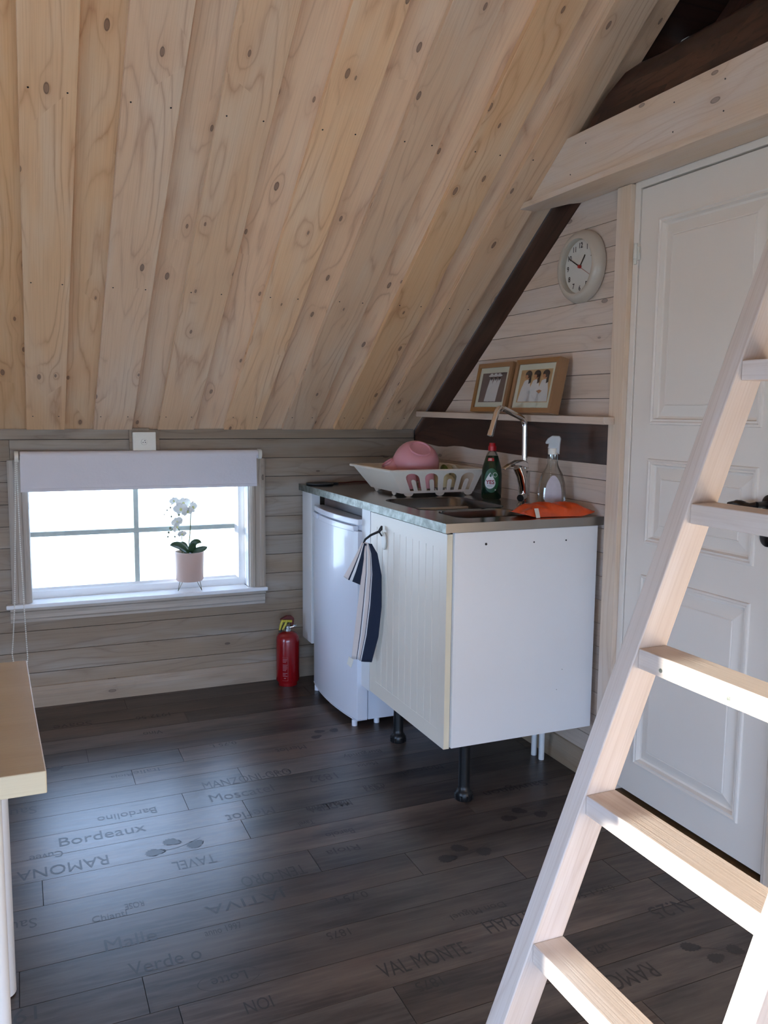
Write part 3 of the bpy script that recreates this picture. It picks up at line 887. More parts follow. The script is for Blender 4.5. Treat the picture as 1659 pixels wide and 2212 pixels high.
def picture(name, label, y0, y1, h, thick, lean, seed):
    """y0 left edge, y1 right edge as seen; rests on its rear bottom edge, top against the wall"""
    w = y0 - y1
    base = Vector((-0.062, (y0 + y1) / 2, 1.3125 - 0.007 * (-(y0 + y1) / 2) + 0.0005))
    o = thing(name, label, 'picture', base)
    c, s = math.cos(lean), math.sin(lean)
    # local a: to the right in the picture (-y), b: up along the picture, h: outwards (-x)
    def P(a, b, hh):
        return (base.x + b * s - hh * c + thick * 0, base.y - a, base.z + b * c + hh * s)
    bm = NB()
    fw = 0.018
    frame_loops(bm, P, (-w / 2, w / 2, 0, h), [(0, 0.0), (0, thick), (fw, thick), (fw, thick - 0.008)])
    f = bm.faces.new([bm.verts.new(Vector(P(*q))) for q in ((-w / 2, 0, 0), (w / 2, 0, 0), (w / 2, h, 0), (-w / 2, h, 0))])
    obj('frame', bm, 'oakframe', o)
    bm = NB()
    hh = thick - 0.0075
    F = lambda a, b: P(a, b, hh)
    mw = 0.022
    flat_poly(bm, [(-w / 2 + fw - .002, fw - .002), (w / 2 - fw + .002, fw - .002), (w / 2 - fw + .002, h - fw + .002), (-w / 2 + fw - .002, h - fw + .002)], F)
    obj('mat', bm, 'mat', o)
    bm = NB()
    e = 0.0006
    F1 = lambda a, b: P(a, b, hh + e)
    F2 = lambda a, b: P(a, b, hh + 2 * e)
    F3 = lambda a, b: P(a, b, hh + 3 * e)
    ax, bx = w / 2 - fw - mw, fw + mw
    flat_poly(bm, [(-ax, bx), (ax, bx), (ax, h - bx), (-ax, h - bx)], F1, mi=0)
    PH = h - 2 * bx; Pw = 2 * ax
    G = lambda F: (lambda a, b: F(-ax + a * Pw, bx + b * PH))
    if seed == 0:
        mats = ['taupe', 'paperwhite', 'hair', 'skin']
        for cx, dx in ((0.38, 0.0), (0.52, 0.03), (0.66, 0.05)):
            flat_poly(bm, [(cx - .13, .03), (cx + .07, .02), (cx + .10, .45), (cx + .09 + dx, .78), (cx - .03 + dx, .80), (cx - .09, .42)], G(F2), mi=1)
            flat_poly(bm, ellipse(cx + .02 + dx, .80, .045, .06, 12), G(F2), mi=2)
            flat_poly(bm, ellipse(cx + .01 + dx, .90, .12, .035, 16), G(F3), mi=1)
            flat_poly(bm, ellipse(cx + .01 + dx, .94, .065, .04, 14), G(F3), mi=1)
    else:
        mats = ['tan', 'paperwhite', 'hair', 'skin']
        for cx, tl in ((0.24, 0.0), (0.52, 0.0), (0.80, 0.0)):
            flat_poly(bm, [(cx - .20, .02), (cx + .19, .02), (cx + .16, .38), (cx + .11, .62), (cx + .02, .70), (cx - .08, .66), (cx - .15, .42)], G(F2), mi=1)
            flat_poly(bm, ellipse(cx + .01, .80, .075, .10, 18), G(F3), mi=3)
            flat_poly(bm, ellipse(cx + .03, .86, .105, .115, 18, 0.3), G(lambda a, b: P(a, b, hh + 3.6 * e)), mi=2)
            flat_poly(bm, ellipse(cx - .025, .79, .05, .055, 14), G(lambda a, b: P(a, b, hh + 4.2 * e)), mi=3)
            flat_poly(bm, [(cx + .05, .84), (cx + .12, .84), (cx + .13, .6), (cx + .06, .56)], G(F3), mi=2)
        flat_poly(bm, [(.60, .34), (.70, .38), (.78, .34), (.70, .26)], G(F3), mi=3)
    obj('print', bm, mats, o)
    bm = NB()
    flat_poly(bm, [(-w / 2 + fw, fw), (w / 2 - fw, fw), (w / 2 - fw, h - fw), (-w / 2 + fw, h - fw)], lambda a, b: P(a, b, thick - .002))
    obj('glazing', bm, 'glass', o)
    return o
picture('framed_picture', 'oak-framed print of three figures in white hats on taupe, leaning on the ledge', -0.765, -1.035, 0.20, 0.040, 0.20, 0)
picture('framed_picture', 'oak-framed print of three dark-haired women in white on tan, leaning beside the clock side', -1.062, -1.352, 0.205, 0.040, 0.20, 1)

ck = thing('wall_clock', 'round wall clock with broad beige rim and white face on the gable', 'clock', (0, -1.395, 1.822))
ckm = Matrix.Translation((-0.0005, -1.395, 1.822)) @ Matrix.Rotation(-PI / 2, 4, 'Y')
t = NB(); lathe(t, disc_caps([(0.118, 0), (0.124, 0.006), (0.125, 0.018), (0.120, 0.030), (0.110, 0.040), (0.099, 0.044), (0.0935, 0.042), (0.0915, 0.020), (0.0895, 0.018)]), seg=64, mat=ckm)
obj('rim', t, 'clockrim', ck, smooth=True)
t = NB(); lathe(t, [(0.0915, 0.0195), (0.0, 0.0195)], seg=48, mat=ckm)
obj('face', t, 'clockface', ck)
CP = lambda d: (lambda a, b: (-0.0005 - d, -1.395 - a, 1.822 + b))
for k in range(1, 13):
    t = NB()
    an = math.radians(30 * k) 
    put_text(t, str(k), lambda a, b: CP(0.0203)(a + 0.073 * math.sin(an), b + 0.073 * math.cos(an)), height=0.0185, bold=0.022)
    obj('numeral', t, 'black', ck)
t = NB()
def hand(an, L, w, d):
    an = math.radians(an)
    q = lambda a, b: CP(d)(a * math.cos(an) + b * math.sin(an), -a * math.sin(an) + b * math.cos(an))
    flat_poly(t, [(-w, -0.006), (w, -0.006), (w * .8, L), (-w * .8, L)], q)
hand(37, 0.046, 0.0026, 0.0225); 
obj('hour_hand', t, 'black', ck, solid=.0008)
t = NB(); hand(299, 0.072, 0.002, 0.0245); obj('minute_hand', t, 'black', ck, solid=.0008)
t = NB(); hand(119, 0.078, 0.0008, 0.0262)
lathe(t, disc_caps([(0.006, 0.018), (0.006, 0.028)]), seg=16, mat=ckm)
obj('second_hand', t, 'red', ck)
t = NB(); lathe(t, [(0.0925, 0.034), (0.06, 0.036), (0.0, 0.037)], seg=40, mat=ckm)
obj('glass_cover', t, 'glass', ck, smooth=True)

# ------------------------------------------------------------------ socket
so = thing('wall_socket', 'white power socket on a backing plate above the roller blind', 'socket', (-1.34, 0, 1.17))
t = NB()
prism(t, [(-1.402, -0.0145, 1.124), (-1.272, -0.0145, 1.124), (-1.272, -0.0145, 1.217), (-1.316, -0.0145, 1.217), (-1.316, -0.0145, 1.226), (-1.402, -0.0145, 1.226)], (0, -0.012, 0))
obj('backing_plate', t, 'wallwood', so, bevel=.001)
t = NB(); box(t, -1.390, -1.290, -0.052, -0.027, 1.126, 1.210)
obj('cover', t, 'whiteplastic', so, bevel=.003)
t = NB()
lathe(t, disc_caps([(0.0135, 0), (0.0135, 0.0014), (0.0125, 0.0022)]), seg=24, mat=Matrix.Translation((-1.342, -0.0522, 1.166)) @ Matrix.Rotation(PI / 2, 4, 'X'))
obj('outlet', t, 'whiteplastic', so)
for a, b in ((-.005, -.002), (.005, -.002), (0.003, .006)):
    t = NB()
    lathe(t, disc_caps([(0.0022, 0), (0.0022, 0.0028)]), seg=10, mat=Matrix.Translation((-1.342 + a, -0.0522, 1.166 + b)) @ Matrix.Rotation(PI / 2, 4, 'X'))
    obj('pin_hole', t, 'black', so)

# ------------------------------------------------------------------ roller blind
bl = thing('roller_blind', 'white fabric roller blind pulled part way down over the window', 'blind', (-1.35, -0.06, 1.11))
t = NB(); tube(t, [(-1.850, -0.058, 1.109), (-0.832, -0.058, 1.107)], 0.0205, 24)
obj('roller', t, 'fabric', bl, smooth=True)
t = NB()
prism(t, [(-1.851, -0.0795, 1.112), (-0.842, -0.0795, 1.110), (-0.840, -0.0795, 0.962), (-1.853, -0.0795, 0.966)], (0, 0.0012, 0))
obj('fabric_panel', t, 'fabric', bl)
t = NB(); box(t, -1.853, -0.840, -0.081, -0.077, 0.959, 0.972); obj('hem_bar', t, 'fabric', bl, bevel=.001)
for x0, x1 in ((-1.872, -1.856), (-0.830, -0.815)):
    t = NB()
    tube(t, [(x0, -0.058, 1.108), (x1, -0.058, 1.108)], 0.0235, 20)
    box(t, x0, x1, -0.058, -0.0155, 1.095, 1.122)
    obj('bracket', t, 'whiteplastic', bl, smooth=True)
t = NB()
pa = [(-1.868, -0.075, 1.105), (-1.877, -0.075, 0.879), (-1.894, -0.072, 0.484), (-1.907, -0.07, 0.319), (-1.912, -0.07, 0.267), (-1.905, -0.07, 0.20), (-1.88, -0.07, 0.175), (-1.858, -0.07, 0.20), (-1.852, -0.07, 0.242), (-1.858, -0.072, 0.472), (-1.863, -0.075, 0.74), (-1.865, -0.075, 1.016), (-1.863, -0.075, 1.105)]
def resample(pts, step):
    pts = [Vector(p) for p in pts]; out = []; acc = 0
    for a, b in zip(pts, pts[1:]):
        L = (b - a).length; d = acc
        while d < L:
            out.append(a.lerp(b, d / L)); d += step
        acc = d - L
    return out
for p in resample(pa, 0.0088):
    sphere(t, p, 0.0031, 6, 4)
tube(t, pa, 0.0008, 5)
o = obj('bead_chain', t, 'whiteplastic', bl, smooth=True)

# ------------------------------------------------------------------ kitchen unit
ct = thing('sink_counter', 'stainless steel counter with two sink bowls and galvanised front edge', 'worktop', (-0.31, -0.78, 0.928))
ZT = 0.958
outer = [(-0.613, -0.0215, ZT), (-0.613, -1.556, ZT), (-0.0225, -1.556, ZT), (-0.0225, -1.50, ZT), (-0.002, -1.49, ZT), (-0.002, -0.0215, ZT)]
outer = [(-0.613, -0.002, ZT), (-0.613, -1.556, ZT), (-0.002, -1.556, ZT), (-0.002, -0.002, ZT)]
b1 = rrect(-0.515, -0.165, -1.195, -0.80, 0.055)
b2 = rrect(-0.495, -0.205, -1.435, -1.232, 0.05)
t = NB()
fill_with_holes(t, outer, [[(x, y, ZT) for x, y in b1], [(x, y, ZT) for x, y in b2]])
obj('steel_top', t, 'steel', ct)
t = NB()
box(t, -0.6135, -0.612, -1.556, -0.002, 0.928, ZT + .0006, mi=0)
obj('front_edge', t, 'galv', ct)
t = NB()
box(t, -0.6135, -0.002, -1.5575, -1.556, 0.929, ZT + .0006)
box(t, -0.6145, -0.602, -1.5585, -1.5575, 0.928, ZT + .001)
obj('end_edge', t, 'edgesteel', ct)
for nm, lp, dp in (('sink_bowl', b1, 0.16), ('sink_bowl', b2, 0.13)):
    t = NB()
    cx = sum(p[0] for p in lp) / len(lp); cy = sum(p[1] for p in lp) / len(lp)
    rings = []
    for sc, z in ((1.012, 0.0012), (1.0, 0.0004), (0.985, -0.006), (0.97, -dp + .03), (0.93, -dp + .006), (0.85, -dp), (0.2, -dp - .004)):
        rings.append([t.verts.new(Vector((cx + (x - cx) * sc, cy + (y - cy) * sc, ZT + z))) for x, y in lp])
    for A, B in zip(rings, rings[1:]):
        for k in range(len(A)):
            t.faces.new((A[k], A[(k + 1) % len(A)], B[(k + 1) % len(A)], B[k]))
    t.faces.new(rings[-1])
    obj(nm, t, 'shadedsteel', ct, smooth=True)

cab = thing('sink_cabinet', 'white base cabinet with cream beadboard door under the steel counter', 'cabinet', (-0.31, -1.22, 0))
CY0, CY1, CZ0, CZ1 = -0.872, -1.553, 0.208, 0.9275
t = NB()
box(t, -0.578, -0.022, CY1, CY1 + .018, CZ0, CZ1)
box(t, -0.578, -0.022, CY0 - .018, CY0, CZ0, CZ1)
box(t, -0.578, -0.022, CY1 + .0185, CY0 - .0185, CZ0 + .002, CZ0 + .02)
box(t, -0.032, -0.022, CY1 + .0185, CY0 - .0185, CZ0 + .021, CZ1)
obj('carcass', t, 'white', cab, bevel=.0008)
for y in (-1.553 + .001,):
    for x, z in ((-0.464, 0.886), (-0.28, 0.883), (-0.152, 0.883), (-0.15, .43), (-.17, .36)):
        t = NB()
        r = 0.0042 if x < -.4 else (.0028 if z > .8 else .001)
        lathe(t, disc_caps([(r, 0), (r, 0.0014)]), seg=10, mat=Matrix.Translation((x, y - .001, z)) @ Matrix.Rotation(PI / 2, 4, 'X'))
        obj('screw_hole', t, 'black', cab)
t = NB()
YD0, YD1, ZD0, ZD1 = -0.893, -1.540, 0.203, 0.922
X0, X1 = -0.600, -0.5795
iy0, iy1, iz0, iz1 = -0.955, -1.493, 0.258, 0.871
box(t, X0, X1, YD0, iy0, ZD0, ZD1); box(t, X0, X1, iy1, YD1, ZD0, ZD1)
box(t, X0, X1, iy0, iy1, ZD0, iz0); box(t, X0, X1, iy0, iy1, iz1, ZD1)
ns = 10
for k in range(ns):
    a = iy0 + (iy1 - iy0) * k / ns; b = iy0 + (iy1 - iy0) * (k + 1) / ns
    prism(t, [(X0 + .0005, a - .0022, iz0), (X0 + .0005, b + .0022, iz0), (X0 + .004, b, iz0), (X1, b, iz0), (X1, a, iz0), (X0 + .004, a, iz0)], (0, 0, iz1 - iz0), (0, 0, 1))
dr = obj('cabinet_door', t, 'cream', cab)
t = NB(); box(t, X0 + .0008, X1, YD1 - .0012, YD1 - .0002, ZD0 + .001, ZD1 - .001); o = obj('edge_band', t, 'creamedge', dr)
for (x, y) in ((-0.50, -1.505), (-0.50, -0.955)):
    t = NB()
    lathe(t, disc_caps([(0.029, 0.0), (0.030, 0.006), (0.030, 0.02), (0.025, 0.032), (0.021, 0.036), (0.0195, 0.05), (0.0195, 0.19), (0.024, 0.195), (0.024, 0.2075)]), c=(x, y, 0.0005), seg=20)
    for k in range(8):
        a = k * PI / 4
        box(t, x + .030 * math.cos(a) - .003, x + .030 * math.cos(a) + .003, y + .030 * math.sin(a) - .003, y + .030 * math.sin(a) + .003, .004, .02)
    obj('leg', t, 'blackplastic', cab, smooth=True)
for i, (x, y, nm) in enumerate(((-0.068, -1.273, 0), (-0.066, -1.321, 1))):
    t = NB(); tube(t, [(x, y, 0.0005), (x, y, 0.207)], 0.011, 14)
    tag(obj('water_pipe', t, 'white', smooth=True), ('white water pipe under the cabinet, the one farther from the door' if i == 0 else 'white water pipe under the cabinet, the one nearer the door'), 'pipe', 'water pipes under the sink cabinet')

t = NB(); box(t, -0.585, -0.567, -0.850, -0.762, 0.183, 0.9275)
tag(obj('filler_panel', t, 'white', bevel=.001), 'narrow white filler strip between fridge and beadboard cabinet door', 'panel')
fp = NB(); box(fp, -0.600, -0.582, -0.105, -0.0185, 0.204, 0.9275); box(fp, -0.602, -0.560, -0.163, -0.106, 0.205, 0.9275)
tag(obj('filler_panel', fp, 'white', bevel=.001), 'white panel between the window wall and the left side of the fridge', 'panel')
t = NB(); box(t, -0.55, -0.532, -0.75, -0.2, 0.872, 0.9278)
tag(obj('cross_rail', t, 'dark'), 'dark brown board above the fridge just under the counter', 'board')

# fridge
frd = thing('mini_fridge', 'white under-counter fridge with bowed door beside the red extinguisher', 'fridge', (-0.3, -0.48, 0))
t = NB(); box(t, -0.552, -0.05, -0.760, -0.205, 0.028, 0.855)
obj('body', t, 'fridge', frd, bevel=.004)
def bow(y): 
    k = (y + 0.484) / 0.281
    return -0.603 - 0.026 * (1 - k * k)
def bowed(bm, z0, z1, y0=-0.765, y1=-0.203, xb=-0.556, n=20, dx=0.0):
    ys = [y0 + (y1 - y0) * i / n for i in range(n + 1)]
    prism(bm, [(bow(y) - dx, y, z0) for y in ys] + [(xb, y1, z0), (xb, y0, z0)], (0, 0, z1 - z0), (0, 0, 1))
t = NB(); bowed(t, 0.034, 0.826)
bowed(t, 0.030, 0.0335, dx=.003)
obj('door', t, 'fridge', frd, bevel=.004)
t = NB(); bowed(t, 0.852, 0.876)
bowed(t, 0.8275, 0.8515, xb=-0.556, dx=-0.02)
tp = obj('top_trim', t, 'fridge', frd, bevel=.003)
t = NB()
for y0, y1 in ((-0.30, -0.21), (-0.735, -0.335)):
    bowed(t, 0.822, 0.8465, y0=y0, y1=y1, xb=-0.590, dx=0.004, n=12)
obj('handle', t, 'fridge', frd, bevel=.003)
t = NB()
put_text(t, 'WASCO', lambda a, b: (bow(-0.40 - a) - .0008, -0.40 - a, 0.866 + b), width=0.05, height=0.009, bold=.01)
obj('lettering', t, 'labelgrey', frd)
for y in (-0.73, -0.24):
    for x in (-.60, -.50, -.10):
        t = NB()
        lathe(t, disc_caps([(0.012, 0), (0.012, 0.0275)]), c=(x, y, 0.0005), seg=12)
        obj('foot', t, 'fridge', frd)

# ------------------------------------------------------------------ faucet
fa = thing('faucet', 'tall chrome kitchen faucet with angular swivel spout and side lever', 'faucet', (-0.088, -1.18, ZT))
t = NB()
lathe(t, disc_caps([(0.026, 0.0008), (0.026, 0.006), (0.0215, 0.010), (0.0205, 0.13), (0.0185, 0.134)]), c=(-0.088, -1.18, ZT), seg=28)
obj('column', t, 'chrome', fa, smooth=True)
t = NB()
pth = arc_path([(-0.088, -1.18, 1.09), (-0.092, -1.18, 1.285), (-0.215, -1.19, 1.335), (-0.250, -1.195, 1.228)], 0.028, 8)
tube(t, pth, 0.0105, 18)
tube(t, [(-0.2445, -1.1942, 1.245), (-0.2505, -1.1951, 1.226)], 0.0118, 18)
obj('spout', t, 'chrome', fa, smooth=True)
t = NB()
# curved valve body and blade lever
tube(t, [(-0.118, -1.235, 0.962), (-0.120, -1.235, 1.0), (-0.124, -1.235, 1.04), (-0.134, -1.235, 1.08), (-0.150, -1.235, 1.112)], [0.019, 0.0185, 0.0185, 0.020, 0.021], 18)
tube(t, [(-0.095, -1.19, 0.99), (-0.120, -1.235, 0.995)], 0.016, 14)
obj('valve_body', t, 'chrome', fa, smooth=True)
t = NB()
prism(t, [(-0.118, -1.252, 1.128), (-0.135, -1.252, 1.138), (-0.165, -1.256, 1.137), (-0.200, -1.262, 1.124), (-0.228, -1.266, 1.108), (-0.226, -1.266, 1.102), (-0.195, -1.260, 1.112), (-0.160, -1.256, 1.116), (-0.112, -1.252, 1.106)], (0.002, 0.030, 0.0), (1, 0, 0))
obj('lever', t, 'chrome', fa, bevel=.003)
t = NB(); tube(t, [(-0.125, -1.243, 1.002), (-0.150, -1.262, 1.000), (-0.160, -1.27, .999)], [0.012, 0.014, 0.0135], 16)
obj('knob', t, 'chrome', fa, smooth=True)

# ------------------------------------------------------------------ dish soap bottle
ds = thing('dish_soap_bottle', 'dark green dish soap bottle with red cap beside the dish rack', 'bottle', (-0.082, -0.925, ZT))
Pc = Vector((-0.082, -0.925, ZT + 0.0008))
vdir = Vector((-1.857 + 0.082, -3.96 + 0.925, 0)).normalized()
ang = math.atan2(vdir.y, vdir.x) + PI / 2 - 0.0
RT = Matrix.Translation(Pc) @ Matrix.Rotation(ang, 4, 'Z')
t = NB()
lathe(t, [(0, 0), (0.034, 0), (0.040, 0.006), (0.0415, 0.03), (0.0415, 0.10), (0.038, 0.13), (0.031, 0.155), (0.024, 0.178), (0, 0.178)], seg=36, mat=RT, sy=0.6)
obj('body', t, 'soapgreen', ds, smooth=True)
t = NB()
lathe(t, [(0.0242, 0.1785), (0.018, 0.192), (0.012, 0.197), (0, 0.197)], seg=28, mat=RT, sy=0.7)
obj('neck', t, 'clearplastic', ds, smooth=True)
t = NB(); lathe(t, disc_caps([(0.0165, 0.1975), (0.0165, 0.216), (0.0135, 0.217), (0.0125, 0.229)]), seg=24, mat=RT)
obj('cap', t, 'redcap', ds, smooth=True)
def soapR(z):
    pr_ = [(0.0415, 0.03), (0.0415, 0.10), (0.038, 0.13), (0.031, 0.155), (0.024, 0.178)]
    for (r0, z0), (r1, z1) in zip(pr_, pr_[1:]):
        if z <= z1: return r0 + (r1 - r0) * max(0, (z - z0)) / (z1 - z0)
    return 0.024
def SL(lift):
    def f(a, b):
        R = soapR(b); th = a / 0.0415 * 1.0
        x = (R + lift) * math.sin(th); y = -(R * 0.6 + lift) * math.cos(th)
        return tuple(RT @ Vector((x, y, b)))
    return f
def grid_patch(bm, pts_fn, n, m, F, mi=0):
    V = [[bm.verts.new(Vector(F(*pts_fn(i / n, j / m)))) for j in range(m + 1)] for i in range(n + 1)]
    for i in range(n):
        for j in range(m):
            f = bm.faces.new((V[i][j], V[i + 1][j], V[i + 1][j + 1], V[i][j + 1])); f.material_index = mi
def disk_patch(bm, cx, cy, a, b, F, mi=0, shape=None):
    def fn(u, v):
        t_ = 2 * PI * u; r_ = v
        px_, py_ = a * math.cos(t_), b * math.sin(t_)
        if shape == 'drop' and math.sin(t_) > 0:
            px_ *= (1 - math.sin(t_)) ** 0.55 if math.sin(t_) < 1 else 0
            py_ *= 1.55
        return (cx + px_ * r_, cy + py_ * r_)
    grid_patch(bm, fn, 32, 4, F, mi)
t = NB()
disk_patch(t, 0.0, 0.078, 0.031, 0.050, SL(0.0005), 0)
disk_patch(t, -0.006, 0.070, 0.0225, 0.026, SL(0.0010), 1, 'drop')
disk_patch(t, -0.004, 0.098, 0.0045, 0.006, SL(0.0015), 0, 'drop')
disk_patch(t, 0.014, 0.101, 0.0095, 0.0095, SL(0.0012), 1)
disk_patch(t, 0.014, 0.101, 0.0078, 0.0078, SL(0.0016), 0)
put_text(t, 'YES', lambda a, b: SL(0.0018)(a - 0.006, b + 0.0715), width=0.034, height=0.017, bold=0.03, mi=2)
put_text(t, 'ORIGINAL', lambda a, b: SL(0.0018)(a - 0.008, b + 0.056), width=0.020, height=0.0028, bold=0.01, mi=4)
grid_patch(t, lambda u, v: (-0.024 + 0.036 * u, 0.156 + 0.013 * v), 8, 1, SL(0.0008), 3)
put_text(t, '100', lambda a, b: SL(0.0014)(a - 0.010, b + 0.1625), width=0.018, height=0.009, bold=0.01, mi=1)
disk_patch(t, 0.016, 0.040, 0.003, 0.003, SL(0.0015), 1)
obj('label', t, ['labelgreen', 'labelwhite', 'labelred', 'redcap', 'labelblue'], ds)

# ------------------------------------------------------------------ spray bottle
sp = thing('spray_bottle', 'clear spray bottle with lilac label and milky trigger cap by the wall', 'bottle', (-0.085, -1.36, ZT))
SP = Matrix.Translation((-0.085, -1.36, ZT + .0008)) @ Matrix.Rotation(ang - 0.1, 4, 'Z')
t = NB()
lathe(t, [(0, 0), (0.040, 0), (0.046, 0.006), (0.050, 0.02), (0.051, 0.06), (0.047, 0.10), (0.037, 0.135), (0.024, 0.158), (0.019, 0.172), (0.0175, 0.205), (0.0, 0.205)], seg=36, mat=SP, sy=0.55)
obj('body', t, 'clearplastic', sp, smooth=True)
t = NB(); lathe(t, disc_caps([(0.0175, 0.2055), (0.0178, 0.227)]), seg=24, mat=SP)
obj('collar', t, 'whiteplastic', sp, smooth=True)
t = NB()
prism(t, [tuple(SP @ Vector((x, -0.012, z))) for x, z in ((-0.020, 0.2275), (0.024, 0.205), (0.025, 0.240), (0.028, 0.262), (0.022, 0.272), (-0.004, 0.273), (-0.020, 0.262), (-0.028, 0.248), (-0.026, 0.242), (-0.016, 0.243), (-0.017, .236))], SP.to_3x3() @ Vector((0, 0.024, 0)), (0, 0, 1))
obj('trigger_cap', t, 'milkplastic', sp, bevel=.005)
t = NB()
for k in range(11):
    sphere(t, SP @ Vector((-0.006, 0, 0.125 + k * 0.007)), 0.0022, 6, 4)
obj('dip_tube', t, 'whiteplastic', sp)
t = NB()
def SLb(a, b):
    prr = [(0.046, 0.006), (0.050, 0.02), (0.051, 0.06), (0.047, 0.10), (0.037, 0.135), (0.024, 0.158)]
    R = 0.02
    for (r0, z0), (r1, z1) in zip(prr, prr[1:]):
        if z0 <= b <= z1: R = r0 + (r1 - r0) * (b - z0) / (z1 - z0)
    th = a / 0.05
    return tuple(SP @ Vector(((R + .0006) * math.sin(th), -(R * .55 + .0006) * math.cos(th), b)))
def lab(u, v):
    b = 0.012 + 0.118 * v
    wd = 0.031 * (1.0 if v < 0.45 else math.sqrt(max(0, 1 - ((v - 0.45) / 0.56) ** 2)))
    return (0.008 - wd + 2 * wd * u, b)
grid_patch(t, lab, 10, 20, SLb, 0)
grid_patch(t, lambda u, v: (0.016 + .018 * u, 0.014 + .009 * v), 6, 1, lambda a, b: tuple(Vector(SLb(a, b)) + vdir * .0006), 1)
obj('label', t, ['labelgrey', 'greyplastic'], sp)

# ------------------------------------------------------------------ wipes pack
wp = thing('wipes_packet', 'orange crumpled packet of wipes lying in front of the spray bottle', 'packet', (-0.16, -1.48, ZT))
t = NB()
nx, ny = 26, 10
V = []
for side in (1, 0):
    G_ = []
    for i in range(nx + 1):
        row = []
        for j in range(ny + 1):
            a = i / nx; b = j / ny
            x = -0.298 + 0.272 * a
            y = -1.525 + 0.105 * b + 0.012 * math.sin(a * 5)
            ea = min(1, 5.5 * min(a, 1 - a)); eb = math.sin(PI * b) ** 0.45 if 0 < b < 1 else 0
            hgt = 0.038 * (ea ** 0.8) * eb + 0.004
            hgt *= 1 + 0.14 * math.sin(a * 23 + b * 9) * ea
            z = ZT + 0.0015 + (hgt if side else 0.0) + (0.013 * (1 - ea) if True else 0)
            if side and a < 0.25: z += 0.004 * math.sin(b * 12)
            row.append(t.verts.new(Vector((x, y, z))))
        G_.append(row)
    V.append(G_)
for s_ in (0, 1):
    for i in range(nx):
        for j in range(ny):
            q = (V[s_][i][j], V[s_][i + 1][j], V[s_][i + 1][j + 1], V[s_][i][j + 1])
            t.faces.new(q if s_ == 0 else q[::-1])
for i in range(nx):
    for j in (0, ny):
        t.faces.new((V[0][i][j], V[0][i + 1][j], V[1][i + 1][j], V[1][i][j]))
for j in range(ny):
    for i in (0, nx):
        t.faces.new((V[0][i][j], V[0][i][j + 1], V[1][i][j + 1], V[1][i][j]))
obj('film', t, 'orange', wp, smooth=True)
t = NB()
V2 = []
for a, xa in ((0, -0.258), (1, -0.242)):
    V2.append([t.verts.new(Vector((xa + 0.004 * b, -1.528 + 0.02 * b, ZT + 0.002 + 0.030 * (b ** .8)))) for b in (0, .3, .6, 1)])
for k in range(3): t.faces.new((V2[0][k], V2[1][k], V2[1][k + 1], V2[0][k + 1]))
obj('sticker', t, 'whiteplastic', wp, solid=.0006)

# ------------------------------------------------------------------ dish rack and its contents
rk = thing('dish_rack', 'cream plastic dish rack with arched slots on the steel counter', 'dish rack', (-0.24, -0.56, ZT))
ZB, ZR = ZT + 0.016, ZT + 0.108
bx0, bx1, by0, by1 = -0.402, -0.068, -0.745, -0.412
tx0, tx1, ty0, ty1 = -0.455, -0.030, -0.762, -0.325
def near(a, b, y_b, y_t):       # a 0..1 along x, b 0..1 up
    xa = bx0 + (bx1 - bx0) * a; xb = tx0 + (tx1 - tx0) * a
    return (xa + (xb - xa) * b, y_b + (y_t - y_b) * b, ZB + (ZR - ZB) * b)
def u_slot(c, w=0.078, iw=0.026, b0=0.10, top=0.90, tongue=0.62):
    out = []
    n = 8
    # outer arch left-bottom -> over -> right-bottom, then inner tongue back
    out.append((c - w, b0))
    for k in range(n + 1):
        a = PI - PI * k / n
        out.append((c + w * math.cos(a), top - 0.24 + 0.24 * math.sin(a)))
    out.append((c + w, b0)); out.append((c + iw, b0))
    for k in range(n + 1):
        a = PI * k / n
        out.append((c + iw * math.cos(a), tongue - 0.1 + 0.1 * math.sin(a)))
    out.append((c - iw, b0))
    return out
t = NB()
for yb, yt in ((by0, ty0), (by1, ty1)):
    holes = [[near(a, b, yb, yt) for a, b in u_slot(c)] for c in (0.20, 0.42, 0.64, 0.85)]
    fill_with_holes(t, [near(a, b, yb, yt) for a, b in ((0, 0), (1, 0), (1, 1), (0, 1))], holes)
for xb, xt in ((bx0, tx0), (bx1, tx1)):
    t.faces.new([t.verts.new(Vector(q)) for q in ((xb, by0, ZB), (xb, by1, ZB), (xt, ty1, ZR), (xt, ty0, ZR))])
obj('basket', t, 'rackplastic', rk, solid=.003)
t = NB()
prf = [(0, 0.0), (-0.0, 0.006), (-0.012, 0.008), (-0.014, 0.004), (-0.014, -0.001), (-0.010, -0.001), (0, 0.0)]
frame_loops(t, lambda a, b, h: (a, b, ZR + h), (tx0, tx1, ty0, ty1), [(0.003, -0.002), (0.003, 0.005), (0, 0.007), (-0.012, 0.007), (-0.015, 0.003), (-0.013, -0.003), (-0.003, -0.003)])
obj('rim', t, 'rackplastic', rk, smooth=True)
t = NB()
box(t, bx0, bx1, by0, by1, ZB - .001, ZB + .0015)
for k in range(7):
    x = bx0 + .03 + k * 0.045
    box(t, x, x + .004, by0 + .02, by1 - .02, ZB + .0016, ZB + .014)
obj('tray_floor', t, 'rackplastic', rk)
def foot(cx, cy, along):
    t = NB()
    pts = [(math.cos(PI + PI * k / 10) * 0.021, 0.0158 + 0.015 * math.sin(PI + PI * k / 10)) for k in range(11)]
    if along == 'x': prism(t, [(cx + a, cy, ZT + b) for a, b in pts], (0, .004, 0))
    else: prism(t, [(cx, cy + a, ZT + b) for a, b in pts], (.004, 0, 0))
    obj('foot', t, 'rackplastic', rk)
for cx in (-0.37, -0.225, -0.09):
    foot(cx, by0 + .001, 'x'); foot(cx, by1 - .006, 'x')
